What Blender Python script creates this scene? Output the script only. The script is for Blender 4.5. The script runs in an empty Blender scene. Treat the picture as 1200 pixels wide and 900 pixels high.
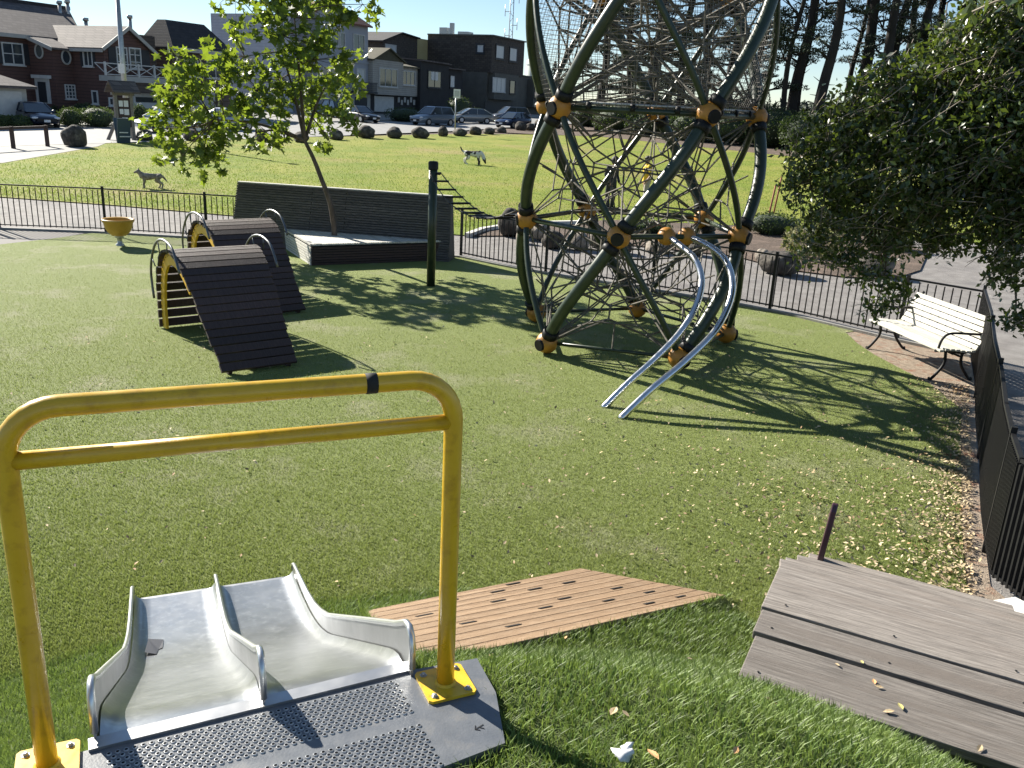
import bpy, math, random
import numpy as np
from math import sin, cos, tan, pi, radians, degrees, atan, atan2, sqrt, hypot
from mathutils import Vector, Matrix, Euler
random.seed(7); RNG = np.random.default_rng(7)
SC = bpy.context.scene
COL = SC.collection
# ------------------------------------------------------------------ camera
F_PX, EYE, ROLL = 1020.0, 3.3, radians(3.0)
PITCH = atan(328*cos(ROLL)/F_PX)
cam = bpy.data.objects.new('camera', bpy.data.cameras.new('camera'))
COL.objects.link(cam); SC.camera = cam
cam.data.sensor_width = 36; cam.data.lens = 36*F_PX/1200
cam.data.clip_start = .05; cam.data.clip_end = 3000
_X = Vector((1, 0, 0)); _U = Vector((0, sin(PITCH), cos(PITCH))); _F = Vector((0, cos(PITCH), -sin(PITCH)))
_R = _X*cos(ROLL)+_U*sin(ROLL); _UP = -_X*sin(ROLL)+_U*cos(ROLL)
cam.matrix_world = Matrix(((_R.x, _UP.x, -_F.x, 0), (_R.y, _UP.y, -_F.y, 0), (_R.z, _UP.z, -_F.z, EYE), (0, 0, 0, 1)))
# ------------------------------------------------------------------ sky, sun, exposure
SUN_EL = radians(30); SUN_AZ = atan2(-.755, .656)      # angle from +Y towards +X
W_ = bpy.data.worlds.new('World'); SC.world = W_; W_.use_nodes = True
nt = W_.node_tree; bg = nt.nodes['Background']
sky = nt.nodes.new('ShaderNodeTexSky'); sky.sky_type = 'NISHITA'; sky.sun_disc = False
sky.sun_elevation = SUN_EL; sky.sun_rotation = SUN_AZ; sky.air_density = .85; sky.dust_density = 0; sky.ozone_density = 2.5
mxs = nt.nodes.new('ShaderNodeMix'); mxs.data_type = 'RGBA'; mxs.inputs[0].default_value = .05; mxs.inputs[7].default_value = (6.4, 9.0, 10.6, 1)
nt.links.new(sky.outputs[0], mxs.inputs[6]); nt.links.new(mxs.outputs[2], bg.inputs[0]); bg.inputs[1].default_value = .05
sl = bpy.data.lights.new('sun', 'SUN'); sl.energy = 5.0; sl.angle = radians(.53); sl.color = (1, .94, .83)
so = bpy.data.objects.new('sun', sl); COL.objects.link(so)
_sd = Vector((sin(SUN_AZ)*cos(SUN_EL), cos(SUN_AZ)*cos(SUN_EL), sin(SUN_EL)))
so.rotation_euler = _sd.to_track_quat('Z', 'Y').to_euler()
SC.view_settings.view_transform = 'Standard'; SC.view_settings.look = 'None'
SC.view_settings.exposure = 1.4; SC.view_settings.gamma = 1
SC.cycles.max_bounces = 5; SC.cycles.transparent_max_bounces = 6
# ------------------------------------------------------------------ measuring helpers (photo measurements -> metres)
def ray(px, py):
    x, y = px-600, py-450
    a = x*cos(ROLL)+y*sin(ROLL); b = -x*sin(ROLL)+y*cos(ROLL)
    return (a, F_PX*cos(PITCH)-b*sin(PITCH), -F_PX*sin(PITCH)-b*cos(PITCH))
def terr(y):
    if y < 26: return 0.0
    if y < 150: return .018*(y-26)
    return .018*124
def G(px, py, z=0.0):
    d = ray(px, py); t = (z-EYE)/d[2]; return Vector((d[0]*t, d[1]*t, z))
def GT(px, py):
    d = ray(px, py)
    if d[2] < 0:
        t = -EYE/d[2]
        if d[1]*t <= 26: return Vector((d[0]*t, d[1]*t, 0))
    t = (-.468-EYE)/(d[2]-.018*d[1]); return Vector((d[0]*t, d[1]*t, EYE+d[2]*t))
def AY(px, py, Y):
    d = ray(px, py); t = Y/d[1]; return Vector((d[0]*t, Y, EYE+d[2]*t))
# ------------------------------------------------------------------ object helpers
def tag(o, label=None, cat=None, group=None, kind=None):
    if label: o['label'] = label
    if cat: o['category'] = cat
    if group: o['group'] = group
    if kind: o['kind'] = kind
    return o
def thing(name, label, cat, loc=(0, 0, 0), rz=0, group=None):
    o = bpy.data.objects.new(name, None); COL.objects.link(o)
    o.location = loc; o.rotation_euler = (0, 0, rz); o.empty_display_size = .2
    return tag(o, label, cat, group)
def copy_tree(o, parent=None, label=None, loc=None, rz=None, scale=None):
    c = o.copy(); COL.objects.link(c)
    if parent is not None: c.parent = parent
    if label: c['label'] = label
    if loc is not None: c.location = loc
    if rz is not None: c.rotation_euler = (0, 0, rz)
    if scale is not None: c.scale = scale
    for ch in o.children: copy_tree(ch, c)
    return c
class MB:
    def __init__(s): s.v = []; s.f = []; s.m = []; s.s = []
    def add(s, vs, fs, mi=0, smooth=False):
        n = len(s.v); s.v += [tuple(v) for v in vs]
        for f in fs: s.f.append([i+n for i in f]); s.m.append(mi); s.s.append(smooth)
        return s
    def hexa(s, p, mi=0):   # 8 points: bottom 4 ccw, top 4 ccw
        return s.add(p, [(3, 2, 1, 0), (4, 5, 6, 7), (0, 1, 5, 4), (1, 2, 6, 5), (2, 3, 7, 6), (3, 0, 4, 7)], mi)
    def box(s, c, d, rz=0, mi=0, m=None):
        hx, hy, hz = d[0]/2, d[1]/2, d[2]/2; q = []
        for z in (-hz, hz):
            for x, y in ((-hx, -hy), (hx, -hy), (hx, hy), (-hx, hy)):
                v = Vector((x, y, z))
                if m is not None: v = m @ v
                if rz: v = Vector((v.x*cos(rz)-v.y*sin(rz), v.x*sin(rz)+v.y*cos(rz), v.z))
                q.append((v.x+c[0], v.y+c[1], v.z+c[2]))
        return s.hexa(q, mi)
    def bar(s, a, b, w, h, mi=0, up=(0, 0, 1)):   # box from a to b, w across, h along up
        a, b = Vector(a), Vector(b); d = (b-a).normalized(); up = Vector(up)
        if abs(d.dot(up)) > .98: up = Vector((0, 1, 0))
        x = d.cross(up).normalized()*w/2; y = x.cross(d).normalized()*h/2
        return s.hexa([a-x-y, b-x-y, b+x-y, a+x-y, a-x+y, b-x+y, b+x+y, a+x+y], mi)
    def tube(s, pts, r, n=8, mi=0, caps=True, closed=False, smooth=True):
        pts = [Vector(p) for p in pts]; k = len(pts)
        rs = r if isinstance(r, (list, tuple)) else [r]*k
        base = len(s.v); prev = None
        for i, p in enumerate(pts):
            if closed: t = pts[(i+1) % k]-pts[i-1]
            else: t = pts[min(i+1, k-1)]-pts[max(i-1, 0)]
            t.normalize()
            if prev is None:
                x = t.cross(Vector((0, 0, 1)))
                if x.length < .1: x = t.cross(Vector((0, 1, 0)))
            else:
                x = prev-t*prev.dot(t)
                if x.length < 1e-4: x = t.cross(Vector((0, 0, 1)))
            x.normalize(); prev = x; y = t.cross(x)
            for j in range(n):
                a = 2*pi*j/n; s.v.append(tuple(p+(x*cos(a)+y*sin(a))*rs[i]))
        for i in range(k if closed else k-1):
            i2 = (i+1) % k
            for j in range(n):
                j2 = (j+1) % n
                s.f.append([base+i*n+j, base+i*n+j2, base+i2*n+j2, base+i2*n+j]); s.m.append(mi); s.s.append(smooth)
        if caps and not closed:
            s.f.append([base+j for j in range(n)][::-1]); s.m.append(mi); s.s.append(False)
            s.f.append([base+(k-1)*n+j for j in range(n)]); s.m.append(mi); s.s.append(False)
        return s
    def ell(s, c, r, nu=12, nv=8, mi=0, m=None, noise=0, flat=0, seed=0):
        rd = random.Random(seed)
        if not isinstance(r, (tuple, list)): r = (r, r, r)
        vs = []; fs = []
        ph = [rd.uniform(0, 6) for _ in range(6)]
        for i in range(nv+1):
            th = pi*i/nv
            for j in range(nu):
                a = 2*pi*j/nu; v = Vector((sin(th)*cos(a), sin(th)*sin(a), cos(th)))
                k = 1
                if noise: k += noise*(sin(3*v.x+ph[0])*sin(2.7*v.y+ph[1])+.6*sin(5*v.z+ph[2]+3*v.x)+.4*sin(9*v.y+ph[3])*sin(8*v.x+ph[4]))
                v = Vector((v.x*r[0]*k, v.y*r[1]*k, v.z*r[2]*k))
                if m is not None: v = m @ v
                if flat and v.z < -r[2]*flat: v.z = -r[2]*flat
                vs.append(v+Vector(c))
        for i in range(nv):
            for j in range(nu):
                j2 = (j+1) % nu; fs.append((i*nu+j, (i+1)*nu+j, (i+1)*nu+j2, i*nu+j2))
        return s.add(vs, fs, mi, True)
    def lathe(s, c, prof, n=24, mi=0, smooth=True):
        vs = []; fs = []
        for r, z in prof:
            for j in range(n):
                a = 2*pi*j/n; vs.append((c[0]+r*cos(a), c[1]+r*sin(a), c[2]+z))
        for i in range(len(prof)-1):
            for j in range(n):
                j2 = (j+1) % n; fs.append((i*n+j, i*n+j2, (i+1)*n+j2, (i+1)*n+j))
        return s.add(vs, fs, mi, smooth)
    def prism(s, poly, z0, z1, mi=0):
        n = len(poly); vs = [(p[0], p[1], z0) for p in poly]+[(p[0], p[1], z1) for p in poly]
        fs = [tuple(range(n))[::-1], tuple(range(n, 2*n))]+[(i, (i+1) % n, n+(i+1) % n, n+i) for i in range(n)]
        return s.add(vs, fs, mi)
    def mesh(s, name, mats):
        me = bpy.data.meshes.new(name); me.from_pydata(s.v, [], s.f)
        for m in (mats if isinstance(mats, (list, tuple)) else [mats]): me.materials.append(m)
        me.polygons.foreach_set('material_index', s.m); me.polygons.foreach_set('use_smooth', s.s); me.update()
        return me
    def build(s, name, mats, parent=None, world=False, bevel=0):
        if world and parent is not None:     # coordinates given in world space, parent unrotated
            L = parent.location
            s.v = [(v[0]-L[0], v[1]-L[1], v[2]-L[2]) for v in s.v]
        o = bpy.data.objects.new(name, s.mesh(name, mats)); COL.objects.link(o)
        if parent is not None: o.parent = parent
        if bevel:
            b = o.modifiers.new('bevel', 'BEVEL'); b.width = bevel; b.segments = 2; b.limit_method = 'ANGLE'
        return o
def inst(name, me, parent, loc=(0, 0, 0), rot=(0, 0, 0), scale=(1, 1, 1)):
    o = bpy.data.objects.new(name, me); COL.objects.link(o); o.parent = parent
    o.location = loc; o.rotation_euler = rot; o.scale = scale; return o
def origin(mb, parent, world_loc):   # recentre helper
    return mb
def smooth_path(pts, n=6):
    pts = [Vector(p) for p in pts]; out = []
    for i in range(len(pts)-1):
        p0 = pts[max(i-1, 0)]; p1 = pts[i]; p2 = pts[i+1]; p3 = pts[min(i+2, len(pts)-1)]
        for k in range(n):
            t = k/n
            out.append(.5*((2*p1)+(p2-p0)*t+(2*p0-5*p1+4*p2-p3)*t*t+(-p0+3*p1-3*p2+p3)*t**3))
    out.append(pts[-1]); return out
# ------------------------------------------------------------------ materials
def mat(name, c1, c2=None, scale=6, rough=.7, metal=0, bump=0, bscale=60, detail=6, contrast=(.35, .65), c3=None, s3=1.0, spec=.5, rnd=0, trans=None, stretch=None, coat=0, coord='Object', rvar=0, rotz=0, orand=0):
    m = bpy.data.materials.new(name); m.use_nodes = True; t = m.node_tree; N = t.nodes; L = t.links
    b = N['Principled BSDF']; b.inputs['Roughness'].default_value = rough; b.inputs['Metallic'].default_value = metal
    b.inputs['Specular IOR Level'].default_value = spec; b.inputs['Coat Weight'].default_value = coat
    tc = N.new('ShaderNodeTexCoord'); src = tc.outputs[coord]
    if stretch:
        mp = N.new('ShaderNodeMapping'); mp.inputs['Scale'].default_value = stretch; m0 = N.new('ShaderNodeMapping'); m0.inputs['Rotation'].default_value = (0, 0, rotz); L.new(src, m0.inputs[0]); L.new(m0.outputs[0], mp.inputs[0]); src = mp.outputs[0]
    def noise(sc, dt=6):
        n = N.new('ShaderNodeTexNoise'); n.inputs['Scale'].default_value = sc; n.inputs['Detail'].default_value = dt
        n.inputs['Roughness'].default_value = .62; L.new(src, n.inputs[0]); return n.outputs[0]
    def ramp(f, a, bb, c0, c1_):
        r = N.new('ShaderNodeMapRange'); r.inputs[1].default_value = a; r.inputs[2].default_value = bb
        L.new(f, r.inputs[0]); mx = N.new('ShaderNodeMix'); mx.data_type = 'RGBA'
        L.new(r.outputs[0], mx.inputs[0])
        for k, c in ((6, c0), (7, c1_)):
            if isinstance(c, tuple): mx.inputs[k].default_value = (*c[:3], 1)
            else: L.new(c, mx.inputs[k])
        return mx.outputs[2]
    out = c1
    if c2: out = ramp(noise(scale, detail), contrast[0], contrast[1], c1, c2)
    if c3: out = ramp(noise(s3, 5), .52, .68, out, c3)
    if rnd:
        g = N.new('ShaderNodeNewGeometry'); h = N.new('ShaderNodeHueSaturation')
        mr = N.new('ShaderNodeMapRange'); mr.inputs[3].default_value = 1-rnd; mr.inputs[4].default_value = 1+rnd
        L.new(g.outputs['Random Per Island'], mr.inputs[0]); L.new(mr.outputs[0], h.inputs['Value'])
        if isinstance(out, tuple): h.inputs['Color'].default_value = (*out, 1)
        else: L.new(out, h.inputs['Color'])
        out = h.outputs[0]
    if orand:
        g = N.new('ShaderNodeObjectInfo'); h = N.new('ShaderNodeHueSaturation'); mr = N.new('ShaderNodeMapRange'); mr.inputs[3].default_value = 1-orand; mr.inputs[4].default_value = 1+orand
        L.new(g.outputs['Random'], mr.inputs[0]); L.new(mr.outputs[0], h.inputs['Value'])
        if isinstance(out, tuple): h.inputs['Color'].default_value = (*out, 1)
        else: L.new(out, h.inputs['Color'])
        out = h.outputs[0]
    if isinstance(out, tuple): b.inputs['Base Color'].default_value = (*out, 1)
    else: L.new(out, b.inputs['Base Color'])
    if rvar:
        mr = N.new('ShaderNodeMapRange'); mr.inputs[3].default_value = max(0, rough-rvar); mr.inputs[4].default_value = rough+rvar
        mr.inputs[1].default_value = .3; mr.inputs[2].default_value = .7
        L.new(noise(scale*1.7), mr.inputs[0]); L.new(mr.outputs[0], b.inputs['Roughness'])
    if bump:
        bp = N.new('ShaderNodeBump'); bp.inputs['Strength'].default_value = min(1, bump); bp.inputs['Distance'].default_value = .02*max(1, bump)
        L.new(noise(bscale, 8), bp.inputs['Height']); L.new(bp.outputs[0], b.inputs['Normal'])
    if trans:
        tr = N.new('ShaderNodeBsdfTranslucent'); ms = N.new('ShaderNodeMixShader'); ms.inputs[0].default_value = trans[3]
        tr.inputs[0].default_value = (*trans[:3], 1)
        L.new(b.outputs[0], ms.inputs[1]); L.new(tr.outputs[0], ms.inputs[2]); L.new(ms.outputs[0], N['Material Output'].inputs[0])
    return m
def lined(name, c, cl, pitch, axis='Z', rough=.8, width=.12, c2=None, bump=.6):
    """siding / boards: thin dark joints every `pitch` metres along an axis."""
    m = mat(name, c, c2 or tuple(k*.85 for k in c), scale=1.5, rough=rough); t = m.node_tree; N = t.nodes; L = t.links
    b = N['Principled BSDF']; tc = N.new('ShaderNodeTexCoord'); sp = N.new('ShaderNodeSeparateXYZ'); L.new(tc.outputs['Object'], sp.inputs[0])
    d = N.new('ShaderNodeMath'); d.operation = 'DIVIDE'; d.inputs[1].default_value = pitch; L.new(sp.outputs[axis], d.inputs[0])
    fr = N.new('ShaderNodeMath'); fr.operation = 'FRACT'; L.new(d.outputs[0], fr.inputs[0])
    lt = N.new('ShaderNodeMath'); lt.operation = 'LESS_THAN'; lt.inputs[1].default_value = width; L.new(fr.outputs[0], lt.inputs[0])
    old = b.inputs['Base Color'].links[0].from_socket; mx = N.new('ShaderNodeMix'); mx.data_type = 'RGBA'
    L.new(lt.outputs[0], mx.inputs[0]); L.new(old, mx.inputs[6]); mx.inputs[7].default_value = (*cl, 1); L.new(mx.outputs[2], b.inputs['Base Color'])
    bp = N.new('ShaderNodeBump'); bp.inputs['Strength'].default_value = bump; bp.inputs['Distance'].default_value = .02
    L.new(fr.outputs[0], bp.inputs['Height']); L.new(bp.outputs[0], b.inputs['Normal'])
    return m
def shingled(name, c1, c2, mortar, w=.3, h=.18, rough=.85, axis='auto'):
    m = bpy.data.materials.new(name); m.use_nodes = True; t = m.node_tree; N = t.nodes; L = t.links; b = N['Principled BSDF']
    b.inputs['Roughness'].default_value = rough
    tc = N.new('ShaderNodeTexCoord'); sp = N.new('ShaderNodeSeparateXYZ'); L.new(tc.outputs['Object'], sp.inputs[0])
    ad = N.new('ShaderNodeMath'); ad.operation = 'ADD'; L.new(sp.outputs[0], ad.inputs[0]); L.new(sp.outputs[1], ad.inputs[1])
    cb = N.new('ShaderNodeCombineXYZ'); L.new(ad.outputs[0], cb.inputs[0]); L.new(sp.outputs[2], cb.inputs[1])
    br = N.new('ShaderNodeTexBrick'); br.inputs['Scale'].default_value = 1; br.inputs['Brick Width'].default_value = w; br.inputs['Row Height'].default_value = h
    br.inputs['Mortar Size'].default_value = .012; br.inputs['Color1'].default_value = (*c1, 1); br.inputs['Color2'].default_value = (*c2, 1); br.inputs['Mortar'].default_value = (*mortar, 1)
    L.new(cb.outputs[0], br.inputs[0]); L.new(br.outputs[0], b.inputs['Base Color'])
    bp = N.new('ShaderNodeBump'); bp.inputs['Strength'].default_value = .5; bp.inputs['Distance'].default_value = .02; bp.invert = True
    L.new(br.outputs[1], bp.inputs['Height']); L.new(bp.outputs[0], b.inputs['Normal'])
    return m
Mt = {}
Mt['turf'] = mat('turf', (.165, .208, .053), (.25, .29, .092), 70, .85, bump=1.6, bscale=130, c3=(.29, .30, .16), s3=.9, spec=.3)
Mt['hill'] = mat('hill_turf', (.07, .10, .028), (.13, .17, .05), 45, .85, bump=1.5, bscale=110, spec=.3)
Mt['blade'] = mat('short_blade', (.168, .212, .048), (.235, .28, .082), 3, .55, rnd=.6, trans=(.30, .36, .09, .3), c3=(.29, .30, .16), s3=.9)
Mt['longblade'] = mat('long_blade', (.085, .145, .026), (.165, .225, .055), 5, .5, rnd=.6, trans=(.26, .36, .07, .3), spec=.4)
Mt['lawn'] = mat('lawn', (.15, .20, .022), (.235, .245, .045), .35, .9, bump=2.5, bscale=16, c3=(.26, .22, .08), s3=.13, contrast=(.38, .62), spec=.2)
Mt['lawnblade'] = mat('lawn_blade', (.13, .20, .03), (.24, .26, .07), .3, .6, rnd=.4, trans=(.25, .33, .06, .35))
Mt['asphalt'] = mat('asphalt', (.17, .155, .145), (.25, .235, .22), 3, .85, bump=1.0, bscale=60, c3=(.15, .14, .135), s3=.5)
Mt['road'] = mat('road', (.21, .21, .205), (.27, .265, .255), 2, .75, bump=.3, bscale=30)
Mt['concrete'] = mat('concrete', (.20, .195, .185), (.28, .27, .25), 2.5, .8, bump=.4, bscale=40)
Mt['concrete_w'] = mat('white_concrete', (.55, .54, .50), (.68, .67, .63), 6, .8, bump=.4, bscale=60, c3=(.38, .36, .32), s3=3)
Mt['paver'] = shingled('paver', (.26, .24, .22), (.32, .30, .27), (.14, .13, .12), .25, .12)
Mt['soil'] = mat('soil', (.065, .045, .032), (.13, .092, .068), 9, .95, bump=2, bscale=25, c3=(.17, .12, .09), s3=1.5)
Mt['dirt'] = mat('dirt', (.22, .17, .125), (.36, .29, .22), 12, .95, bump=1.2, bscale=70, c3=(.25, .12, .07), s3=5)
Mt['yellow'] = mat('yellow_paint', (.56, .335, .010), (.62, .38, .014), 9, .34, bump=.03, bscale=150, coat=.25, rvar=.1, c3=(.47, .27, .012), s3=22)
Mt['yellow_flat'] = mat('yellow_plate', (.66, .40, .015), (.74, .47, .025), 14, .45, rvar=.12, c3=(.52, .30, .02), s3=30)
Mt['steel'] = mat('brushed_steel', (.34, .345, .35), (.42, .425, .43), 5, .42, metal=.9, rvar=.05)
Mt['steel_bed'] = mat('slide_bed_steel', (.30, .31, .325), (.335, .345, .36), 5, .34, metal=.85, rvar=.03, c3=(.40, .41, .42), s3=22)
Mt['steel_rim'] = mat('rim_steel', (.55, .56, .56), (.62, .63, .63), 8, .33, metal=.9)
Mt['steel_pol'] = mat('polished_steel', (.62, .63, .64), (.72, .72, .72), 8, .22, metal=1, rvar=.06)
Mt['galv'] = mat('galvanised', (.35, .36, .36), (.45, .46, .46), 12, .45, metal=.8)
Mt['deckpaint'] = mat('grey_deck_paint', (.10, .11, .125), (.13, .14, .155), 10, .42, bump=.1, bscale=120, c3=(.165, .165, .165), s3=7, rvar=.1)
Mt['dimple'] = mat('dimple_worn', (.25, .26, .27), (.38, .39, .40), 30, .38, metal=.6)
Mt['hole'] = mat('hole_dark', (.008, .008, .009), rough=.9)
Mt['black'] = mat('black_paint', (.007, .007, .008), (.012, .012, .012), 8, .55, spec=.3)
Mt['coupling'] = mat('rope_coupling', (.07, .068, .06), (.16, .155, .14), 20, .5)
Mt['hoop'] = mat('hoop_steel', (.10, .105, .11), (.16, .165, .17), 9, .4, metal=.8)
Mt['rubber'] = mat('black_rubber', (.012, .012, .012), rough=.8)
Mt['tape'] = mat('dark_tape', (.03, .033, .045), rough=.6)
Mt['fin'] = mat('purple_paint', (.045, .018, .032), (.06, .025, .04), 9, .35)
Mt['wood_brown'] = mat('brown_composite', (.22, .14, .078), (.28, .185, .11), 3, .75, stretch=(1, 14, 14), bump=.5, bscale=20, c3=(.30, .21, .135), s3=2, rotz=radians(-41), orand=.10)
Mt['wood_grey'] = mat('weathered_wood', (.13, .112, .097), (.33, .295, .26), 3, .8, stretch=(1.2, 22, 22), bump=.6, bscale=9, contrast=(.32, .68), c3=(.20, .17, .145), s3=.5, rotz=radians(26.6), orand=.34)
Mt['wood_dark'] = mat('dark_plank', (.034, .018, .0145), (.062, .036, .030), 5, .68, stretch=(1, 12, 12), bump=.5, bscale=12, orand=.38)
Mt['wood_slat'] = mat('grey_slat', (.055, .05, .044), (.11, .098, .09), 4, .75, stretch=(1, 10, 10), bump=.4, bscale=10, orand=.18)
Mt['wood_pale'] = mat('pale_slat', (.46, .44, .40), (.60, .58, .54), 5, .75, stretch=(1, 8, 8), bump=.3, bscale=14, orand=.18)
Mt['bench'] = mat('pale_bench_wood', (.43, .42, .37), (.56, .55, .49), 5, .7, stretch=(10, 1, 10), bump=.3, bscale=12, c3=(.36, .36, .28), s3=2.5, orand=.18)
Mt['tunnel_yellow'] = mat('tunnel_yellow', (.60, .34, .015), (.68, .41, .02), 6, .5)
Mt['ochre'] = mat('ochre_plastic', (.38, .165, .018), (.44, .20, .028), 5, .45, c3=(.28, .12, .02), s3=8)
Mt['green_tube'] = mat('green_tube', (.016, .028, .015), (.026, .042, .022), 6, .36, rvar=.06, c3=(.035, .045, .028), s3=3)
Mt['rope'] = mat('rope', (.060, .053, .043), (.17, .155, .125), 30, .85)
Mt['rope_dark'] = mat('rope_dark', (.05, .045, .04), (.10, .09, .08), 30, .85)
Mt['net'] = mat('net', (.10, .095, .085), (.20, .185, .165), 12, .75)
Mt['bark'] = mat('bark', (.06, .045, .032), (.13, .10, .075), 9, .9, bump=1.2, bscale=20, stretch=(1, 1, .25))
Mt['bark_pine'] = mat('pine_bark', (.012, .010, .009), (.030, .025, .022), 2.5, .95, bump=1.5, bscale=6, stretch=(1, 1, .2))
Mt['twig'] = mat('twig', (.16, .13, .10), (.27, .23, .18), 9, .8)
Mt['leaf_maple'] = mat('maple_leaf', (.030, .055, .013), (.06, .10, .022), 2.2, .45, rnd=.6, trans=(.28, .38, .03, .36), spec=.5)
Mt['leaf_oak'] = mat('glossy_leaf', (.024, .040, .012), (.050, .076, .019), 2.0, .36, rnd=.65, trans=(.18, .25, .03, .22), spec=.6)
Mt['leaf_fall'] = mat('fallen_leaf', (.30, .22, .12), (.50, .41, .26), 1.7, .8, rnd=.6, c3=(.30, .16, .07), s3=3)
Mt['leaf_new'] = mat('yellow_green_leaf', (.38, .36, .10), (.50, .42, .18), 20, .6)
Mt['leaf_orange'] = mat('orange_leaf', (.50, .26, .10), (.60, .36, .18), 20, .6)
Mt['needles'] = mat('pine_needles', (.016, .028, .014), (.032, .048, .02), .6, .8, rnd=.5)
Mt['shrub'] = mat('shrub_leaf', (.022, .038, .012), (.05, .075, .024), 1.0, .7, rnd=.5, trans=(.08, .13, .02, .2))
Mt['hedge'] = mat('hedge_leaf', (.035, .06, .018), (.08, .11, .035), 1.0, .7, rnd=.5, trans=(.12, .18, .03, .2))
Mt['dry'] = mat('dry_grass', (.14, .15, .06), (.26, .25, .13), 2, .8, rnd=.4, trans=(.25, .25, .1, .3))
Mt['rock'] = mat('rock', (.028, .024, .02), (.085, .072, .06), 4, .92, bump=2, bscale=9, c3=(.16, .145, .12), s3=3)
Mt['rock_p'] = mat('pale_rock', (.19, .16, .13), (.33, .29, .24), 4, .92, bump=2, bscale=9, c3=(.10, .08, .065), s3=3)
Mt['glass'] = mat('window_glass', (.035, .045, .055), rough=.06, spec=.9)
Mt['curtain'] = mat('window_light_curtain', (.42, .44, .46), (.55, .56, .57), 2, .35, spec=.6, stretch=(3, 3, .3))
Mt['white'] = mat('white_trim', (.42, .42, .42), (.50, .50, .49), 3, .6)
Mt['shutter'] = mat('dark_shutter', (.018, .02, .026), rough=.6)
Mt['tyre'] = mat('tyre', (.012, .012, .013), rough=.85)
Mt['rim'] = mat('wheel_rim', (.45, .46, .47), rough=.35, metal=.8)
Mt['lamp_glass'] = mat('headlamp_glass', (.55, .56, .58), rough=.12, spec=.8)
Mt['red_lens'] = mat('tail_lens', (.30, .02, .02), rough=.2)
Mt['person_yellow'] = mat('yellow_shirt', (.72, .50, .03), (.62, .42, .03), 9, .85, bump=.3, bscale=14)
Mt['skin'] = mat('skin', (.36, .20, .13), rough=.6)
Mt['hair'] = mat('dark_hair', (.015, .012, .01), rough=.7)
Mt['pale_cloth'] = mat('pale_trousers', (.42, .38, .32), (.30, .27, .23), 12, .9, bump=.3, bscale=14)
Mt['dark_cloth'] = mat('dark_cloth', (.018, .018, .022), (.035, .035, .04), 12, .9, bump=.3, bscale=14)
Mt['fur_grey'] = mat('grey_fur', (.14, .12, .10), (.34, .31, .27), 6, .95, bump=.6, bscale=40)
Mt['fur_white'] = mat('white_fur', (.60, .57, .52), rough=.95)
Mt['fur_bw'] = mat('patched_fur', (.62, .59, .54), (.04, .035, .03), 3.2, .95, contrast=(.47, .5), detail=1)
Mt['paper'] = mat('white_paper', (.72, .72, .72), (.6, .6, .6), 20, .8)
Mt['rust'] = mat('rusty_stake', (.22, .07, .035), (.30, .11, .06), 9, .8)
# ------------------------------------------------------------------ leaf clouds (numpy)
def rotmats(n, tilt=None, up=None):
    q = RNG.normal(size=(n, 4)); q /= np.linalg.norm(q, axis=1)[:, None]
    w, x, y, z = q.T
    R = np.empty((n, 3, 3))
    R[:, 0, 0] = 1-2*(y*y+z*z); R[:, 0, 1] = 2*(x*y-z*w); R[:, 0, 2] = 2*(x*z+y*w)
    R[:, 1, 0] = 2*(x*y+z*w); R[:, 1, 1] = 1-2*(x*x+z*z); R[:, 1, 2] = 2*(y*z-x*w)
    R[:, 2, 0] = 2*(x*z-y*w); R[:, 2, 1] = 2*(y*z+x*w); R[:, 2, 2] = 1-2*(x*x+y*y)
    return R
def flatmats(n, tilt=.3):
    a = RNG.uniform(0, 2*pi, n); tx = RNG.normal(0, tilt, n); ty = RNG.normal(0, tilt, n)
    ca, sa = np.cos(a), np.sin(a)
    Z = np.zeros((n, 3, 3)); Z[:, 0, 0] = ca; Z[:, 0, 1] = -sa; Z[:, 1, 0] = sa; Z[:, 1, 1] = ca; Z[:, 2, 2] = 1
    X = np.zeros((n, 3, 3)); X[:, 0, 0] = 1; X[:, 1, 1] = np.cos(tx); X[:, 1, 2] = -np.sin(tx); X[:, 2, 1] = np.sin(tx); X[:, 2, 2] = np.cos(tx)
    Yy = np.zeros((n, 3, 3)); Yy[:, 1, 1] = 1; Yy[:, 0, 0] = np.cos(ty); Yy[:, 0, 2] = np.sin(ty); Yy[:, 2, 0] = -np.sin(ty); Yy[:, 2, 2] = np.cos(ty)
    return Z @ X @ Yy
T_LEAF = (np.array([(0, -.5, 0), (.27, -.05, .06), (0, .5, -.03), (-.27, -.05, .06), (0, -.05, -.02)], float), [(0, 1, 4), (1, 2, 4), (2, 3, 4), (3, 0, 4)])
T_NEEDLE = (np.array([(0, -.5, 0), (.16, 0, .02), (0, .5, 0), (-.16, 0, -.02)], float), [(0, 1, 2), (0, 2, 3)])
_mp = [(0, -.55), (.10, -.28), (.42, -.34), (.30, -.08), (.58, .14), (.26, .16), (.16, .30), (0, .62), (-.16, .30), (-.26, .16), (-.58, .14), (-.30, -.08), (-.42, -.34), (-.10, -.28)]
T_MAPLE = (np.array([(0, 0, -.05)]+[(x, y, .10*abs(x)*2-.12*max(0, y)) for x, y in _mp], float), [(0, i+1, (i+1) % len(_mp)+1) for i in range(len(_mp))])
def cloud(name, P, size, T, material, parent=None, mats=None, world=True, kind=None):
    P = np.asarray(P, float); n = len(P); V, Fc = T
    R = rotmats(n) if mats is None else mats
    sz = np.asarray(size, float) if np.ndim(size) else np.full(n, float(size))
    W = np.einsum('nij,kj->nki', R, V)*sz[:, None, None]+P[:, None, :]
    if world and parent is not None: W = W-np.array(parent.location)[None, None, :]
    return raw_mesh(name, W.reshape(-1, 3), Fc, len(V), n, material, parent, kind)
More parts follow.
